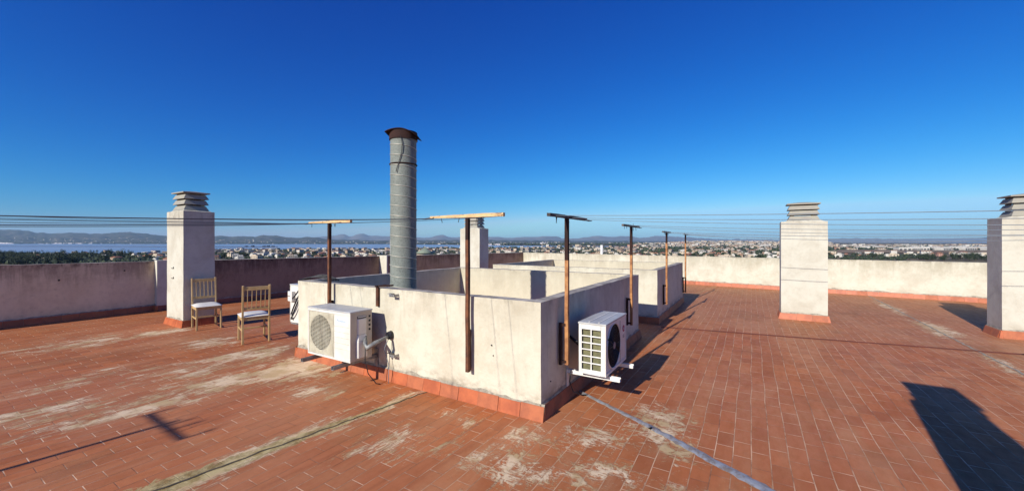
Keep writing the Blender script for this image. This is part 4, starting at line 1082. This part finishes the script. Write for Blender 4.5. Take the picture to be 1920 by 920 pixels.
# houses
def house_mesh(kind):
    mb = MB(); wm = ('h_white', 'h_white', 'h_tan', 'h_cream', 'h_pink', 'h_cream')[kind]
    w, d, h = ((9, 9, 6.2), (12, 8, 3.6), (10, 9, 6.4), (14, 10, 6.0), (9, 10, 6.6), (8, 8, 3.5))[kind]
    mb.box(-w / 2, w / 2, -d / 2, d / 2, 0, h, wm, False)
    if kind in (2, 4, 5):
        o = 0.5; mb.face([(-w / 2 - o, -d / 2 - o, h), (w / 2 + o, -d / 2 - o, h), (w / 2 - 2, 0, h + 2), (-w / 2 + 2, 0, h + 2)], 'h_roof'); mb.face([(-w / 2 - o, d / 2 + o, h), (w / 2 + o, d / 2 + o, h), (w / 2 - 2, 0, h + 2), (-w / 2 + 2, 0, h + 2)], 'h_roof')
        mb.face([(-w / 2 - o, -d / 2 - o, h), (-w / 2 + 2, 0, h + 2), (-w / 2 - o, d / 2 + o, h)], 'h_roof'); mb.face([(w / 2 + o, -d / 2 - o, h), (w / 2 - 2, 0, h + 2), (w / 2 + o, d / 2 + o, h)], 'h_roof')
    else:
        mb.box(-w / 2 + 1, w * 0.1, -d / 2 + 2, d / 2 - 1, h, h + 2.4, wm, False); mb.box(-w / 2, w / 2, -d / 2, -d / 2 + 0.25, h, h + 0.9, wm)
    for fl in range(1 if h < 4 else 2):
        for k in range(3):
            x = -w / 2 + w * (k + 0.5) / 3; z = 1.0 + fl * 3
            mb.box(x - 0.7, x + 0.7, -d / 2 - 0.06, -d / 2 + 0.05, z, z + 1.5, 'h_win')
            y = -d / 2 + d * (k + 0.5) / 3
            mb.box(w / 2 - 0.05, w / 2 + 0.06, y - 0.6, y + 0.6, z, z + 1.3, 'h_win')
    me_o = mb.build('town_house'); return me_o
HK = [house_mesh(k) for k in range(6)]
KN = ['white two-storey flat-roofed', 'low white flat-roofed', 'tan two-storey tile-roofed', 'wide cream flat-roofed', 'salmon tile-roofed', 'low cream tile-roofed']
spots = []
rng = random.Random(11)
def region(p0, p1, d0, d1, n, power=1.0):
    for _ in range(n):
        px = rng.uniform(p0, p1); d = d0 + (d1 - d0) * rng.random() ** power; u = U(px)
        if in_lake(u, d) or d > lerp_profile(NEAR, u) * 0.985 and u < U(1190): continue
        k = rng.choices(range(6), (4, 3, 3, 2, 1, 2))[0]
        spots.append((d, u, k, rng.uniform(-0.5, 0.5) + rng.choice((0, math.pi / 2)), rng.uniform(0.6, 0.95)))
region(60, 320, 470, 900, 45)
region(250, 730, 560, 1450, 420, 0.9)
region(730, 1200, 560, 2050, 520, 0.9)
region(1180, 1480, 520, 1900, 420, 0.9)
region(1180, 1560, 1900, 4200, 1300, 0.9)
region(1480, 1870, 620, 900, 60)
region(1540, 1870, 1250, 2700, 420, 0.8)
spots.sort(key=lambda s: s[0])
# keep them apart
kept = []; cell = {}
for s_ in spots:
    x, y = s_[1] * s_[0], s_[0]; c = (int(x // 15), int(y // 15))
    if c in cell: continue
    cell[c] = 1; kept.append(s_)
def where(u):
    px = 960 + 735 * u
    for lim, nm in ((320, 'left of the left chimney'), (620, 'right of the left chimney'), (870, 'around the flue'), (1190, 'right of the middle chimney'), (1470, 'left of the free-standing chimney')):
        if px < lim: return nm
    return 'right of the free-standing chimney'
first = set()
for i, (d, u, k, rz, sc) in enumerate(kept[:290]):
    if k in first:
        o = HK[k].copy(); COL.objects.link(o)
    else:
        o = HK[k]; first.add(k)
    o.location = far(u, d, ground(u, d) - 0.3); o.rotation_euler = (0, 0, rz); o.scale = (sc, sc, sc)
    tag(o, '%s house in the distant town %s' % (KN[k], where(u)), 'house', 'small houses of the town beyond the parapet')
for k in range(6):
    if k not in first: bpy.data.objects.remove(HK[k])
mb = MB()
for (d, u, k, rz, sc) in kept[290:]:
    w, dd, h = ((9, 9, 6.2), (12, 8, 3.6), (10, 9, 6.4), (14, 10, 6.0), (9, 10, 6.6), (8, 8, 3.5))[k]
    if d > 1900: w, dd, h = w * 1.8, dd * 1.5, h * rng.uniform(1.0, 2.0)
    mb.T = Matrix.Translation(far(u, d, ground(u, d) - 0.3)) @ Matrix.Rotation(rz, 4, 'Z')
    wm = rng.choice(('h_white', 'h_white', 'h_cream', 'h_grey', 'h_tan', 'h_cream', 'h_white', 'h_pink' if k == 4 else 'h_grey'))
    w *= rng.uniform(0.7, 1.8); h *= rng.uniform(0.6, 1.3)
    mb.box(-w / 2, w / 2, -dd / 2, dd / 2, 0, h, wm, False)
    if k in (2, 4): mb.box(-w / 2 - .3, w / 2 + .3, -dd / 2 - .3, dd / 2 + .3, h, h + 0.9, 'h_roof')
    if d < 2500:
        for q in range(3): x = -w / 2 + w * (q + .5) / 3; mb.box(x - .8, x + .8, -dd / 2 - .08, -dd / 2 + .05, h - 2.6, h - 1.0, 'h_win')
tag(mb.build('town_houses'), 'dense mass of small pale houses of the far town out to the low hill', 'town', kind='stuff')
# specks of buildings over the far shore
mb = MB()
for _ in range(420):
    px = rng.uniform(-60, 1250); u = U(px); d = rng.uniform(lerp_profile(FARS, u) + 150, 8200); q = max(0, (d - 6700) / 2800)
    if d < 6700: z = ground(u, d)
    else:
        yy = lerp_profile(HILLS, px); z = GZ + 1 + (elev(yy, 9500) - GZ - 1) * q ** 1.25 + 4
    mb.T = Matrix.Translation(far(u, d, z)) @ Matrix.Rotation(rng.random() * 3, 4, 'Z'); s_ = rng.uniform(5, 16)
    mb.box(-s_, s_, -s_ * 0.7, s_ * 0.7, -4, rng.uniform(5, 11), rng.choice(('h_white', 'h_cream')), False)
tag(mb.build('far_shore_buildings'), 'specks of pale buildings scattered over the far shore and hills', 'buildings', kind='stuff')
# white warehouses beyond the field
n_w = 0
for px, d, w in ((1700, 1290, 60), (1722, 1330, 50), (1745, 1420, 46), (1768, 1300, 34), (1790, 1500, 60), (1812, 1340, 52), (1838, 1420, 60), (1862, 1290, 60), (1618, 1500, 34), (1650, 1650, 46), (1900, 1380, 60)):
    mb = MB(); mb.box(-w / 2, w / 2, -12, 12, 0, 9, 'h_white', False); mb.box(-w / 2 - .4, w / 2 + .4, -12.4, 12.4, 9, 10, 'white')
    for q in range(5): x = -w / 2 + w * (q + .5) / 5; mb.box(x - w * .06, x + w * .06, -12.1, -11.9, 1, 5, 'h_win')
    o = mb.build('warehouse', loc=far(U(px), d, ground(U(px), d) - .3)); o.rotation_euler.z = rad(YAW + rng.uniform(-12, 12))
    tag(o, 'long white warehouse beyond the brown field at the right', 'warehouse', 'white warehouses beyond the fields')
# round pavilion with a conical roof
p = far(U(797), 620, 0); mb = MB(); root = empty('round_pavilion', (p.x, p.y, GZ)); tag(root, 'pale green conical roof of a round pavilion right of the flue', 'pavilion')
M['verdigris'] = simple('pale_green_roof', (0.24, 0.28, 0.20), 0.8, c2=(0.18, 0.21, 0.16), scale=0.4)
mb.tube([(0, 0, 0), (0, 0, 9.5)], 13, 'h_cream', 16); mb.build('wall', root)
mb = MB(); mb.tube([(0, 0, 9.5), (0, 0, 13.5), (0, 0, 18)], [16, 8, 1.2], 'verdigris', 20); mb.build('roof', root)
mb = MB(); mb.tube([(0, 0, 18), (0, 0, 20.5)], 0.7, 'h_white', 8); mb.build('finial', root)

# trees
def tree(kind):
    r = random.Random(100 + kind)
    mb = MB()
    if kind == 3:      # palm
        mb.tube([(0, 0, 0), (0.15, 0, 4), (0.1, 0.1, 9)], [0.35, 0.25, 0.22], 'trunk', 6)
        root = mb.build('palm_tree'); mb = MB()
        for k in range(26):
            a = r.uniform(0, 6.28); el = r.uniform(-0.4, 1.2); L = r.uniform(2.4, 3.2); pts = []
            for i in range(5):
                t = i / 4; pts.append(Vector((math.cos(a) * L * t * math.cos(el), math.sin(a) * L * t * math.cos(el), 9 + L * t * math.sin(el) - 1.7 * t * t)))
            sd = Vector((-math.sin(a), math.cos(a), 0)) * 0.42
            for i in range(4):
                w0, w1 = (1 - abs(2 * i / 4 - 0.7)) * 1.0, (1 - abs(2 * (i + 1) / 4 - 0.7)) * 1.0
                mb.face([pts[i] - sd * max(.15, w0), pts[i] + sd * max(.15, w0), pts[i + 1] + sd * max(.1, w1), pts[i + 1] - sd * max(.1, w1)], 'palm')
        mb.build('crown', root); return root
    hh = (7.5, 9.5, 6.0)[kind]; sp = (3.6, 4.2, 3.0)[kind]
    mb.tube([(0, 0, 0), (0.1, 0, hh * 0.3), (0.0, 0.1, hh * 0.6)], [0.4, 0.3, 0.15], 'trunk', 6)
    for k in range(4):
        a = k * 1.6; mb.tube([(0.1, 0, hh * 0.3), (math.cos(a) * sp * .5, math.sin(a) * sp * .5, hh * 0.62)], [0.18, 0.07], 'trunk', 5)
    root = mb.build('broadleaf_tree' if kind != 1 else 'pine_tree'); mb = MB()
    lobes = [(Vector((r.uniform(-1, 1) * sp * .62, r.uniform(-1, 1) * sp * .62, hh * r.uniform(0.42, 0.85))), r.uniform(0.32, 0.52) * sp) for _ in range(9)]
    for k in range(520):
        c, rr = r.choice(lobes); v = Vector((r.gauss(0, 1), r.gauss(0, 1), r.gauss(0, .8))).normalized() * rr * r.uniform(0.55, 1.1); q = c + v
        a = Vector((r.gauss(0, 1), r.gauss(0, 1), r.gauss(0, 1))).normalized(); b = a.cross(Vector((r.gauss(0, 1), r.gauss(0, 1), r.gauss(0, 1)))).normalized(); s_ = r.uniform(0.25, 0.5)
        mb.face([q + a * s_, q + b * s_, q - a * s_, q - b * s_], 'leaf' if (k + kind) % 3 else 'leaf2')
    mb.build('crown', root); return root
TK = [tree(k) for k in range(4)]
TN = ['round bushy green tree', 'tall dark umbrella pine', 'small green tree', 'slender palm tree']
tsp = []
def trees(p0, p1, d0, d1, n, wts):
    for _ in range(n):
        px = rng.uniform(p0, p1); d = rng.uniform(d0, d1); u = U(px)
        if in_lake(u, d): continue
        tsp.append((d, u, rng.choices(range(4), wts)[0], rng.uniform(0, 6.28), rng.uniform(0.8, 1.25)))
trees(-40, 160, 415, 680, 150, (4, 6, 2, 0.3))
trees(60, 320, 470, 900, 60, (4, 4, 2, 1))
trees(320, 730, 580, 1400, 110, (3, 2, 3, 4))
trees(700, 1200, 600, 1500, 60, (3, 2, 3, 2))
trees(1190, 1480, 540, 1100, 45, (4, 2, 3, 1))
trees(1715, 1880, 540, 610, 45, (4, 5, 2, 0.2))
trees(1540, 1715, 600, 850, 24, (4, 3, 3, 0.6))
for px, d, k, sc in ((205, 640, 1, 1.5), (228, 620, 1, 1.5), (245, 640, 1, 1.3), (195, 470, 0, 1.3), (560, 760, 1, 1.7), (572, 770, 1, 1.6), (590, 780, 1, 1.8), (600, 770, 1, 1.6), (420, 640, 0, 1.3), (445, 640, 0, 1.5), (457, 650, 0, 1.4), (170, 700, 3, 1.2), (182, 700, 3, 1.2), (143, 700, 3, 1.1), (1012, 700, 1, 1.3)):
    tsp.append((d, U(px), k, px, sc))
tsp.sort(key=lambda s: s[0])
firstt = set()
KIDS = [kids(t) for t in TK]
for (d, u, k, rz, sc) in tsp[:300]:
    if k in firstt:
        o = TK[k].copy(); COL.objects.link(o)
        for ch in KIDS[k]:
            c = ch.copy(); COL.objects.link(c); c.parent = o
    else: o = TK[k]; firstt.add(k)
    o.location = far(u, d, ground(u, d) - 0.3); o.rotation_euler = (0, 0, rz); o.scale = (sc, sc, sc)
    tag(o, '%s among the houses %s' % (TN[k], where(u)), 'tree', 'trees of the town beyond the parapet')
# greenery between the farther houses
mb = MB()
def clump(u, d, s_):
    b = far(u, d, ground(u, d))
    for _ in range(7):
        c = b + Vector((rng.gauss(0, 1) * s_, rng.gauss(0, 1) * s_, s_ * rng.uniform(.3, 1.1)))
        a = Vector((rng.gauss(0, 1), rng.gauss(0, 1), rng.gauss(0, 1))).normalized(); q = a.cross(Vector((0, 1, .3))).normalized(); w = a.cross(q); r = s_ * .8
        P_ = [c + a * r, c + q * r, c - a * r, c - q * r]
        for x in (w * r, -w * r):
            for i in range(4): mb.face([P_[i], P_[(i + 1) % 4], c + x], 'leaf' if _ % 2 else 'leaf2')
for (p0, p1, d0, d1, n, s_) in ((-50, 320, 430, 760, 420, 3.0), (320, 1200, 560, 1500, 900, 2.6), (730, 1200, 1200, 2050, 420, 3.2), (1190, 1540, 520, 950, 300, 2.6), (1540, 1720, 560, 780, 90, 2.2), (1190, 1560, 900, 4200, 900, 4.5), (1540, 1880, 1300, 2700, 300, 4.0), (-50, 1230, 6500, 6650, 0, 8)):
    for _ in range(n):
        px, d = rng.uniform(p0, p1), rng.uniform(d0, d1)
        if not in_lake(U(px), d): clump(U(px), d, s_ * rng.uniform(.7, 1.3))
for _ in range(700):
    px = rng.uniform(-60, 1230); u = U(px); clump(u, lerp_profile(FARS, u) + rng.uniform(20, 900), rng.uniform(7, 13))
tag(mb.build('distant_woods'), 'dark scrub and treetops between the farther houses and on the far shore', 'woodland', kind='stuff')

# ------------------------------------------------------------------ air
mb = MB(); mb.box(-29000, 29000, -29000, 29000, GZ - 8, 480, 'dark')
hz = mb.build('haze')
hm = bpy.data.materials.new('haze_air'); hm.use_nodes = True; hn = hm.node_tree; hn.nodes.clear()
ho = hn.nodes.new('ShaderNodeOutputMaterial'); pv = hn.nodes.new('ShaderNodeVolumePrincipled')
pv.inputs['Color'].default_value = (0.50, 0.76, 1.0, 1); pv.inputs['Density'].default_value = 3.8e-5; pv.inputs['Anisotropy'].default_value = 0.0
hn.links.new(pv.outputs[0], ho.inputs['Volume'])
hz.data.materials.clear(); hz.data.materials.append(hm)
tag(hz, kind='stuff')
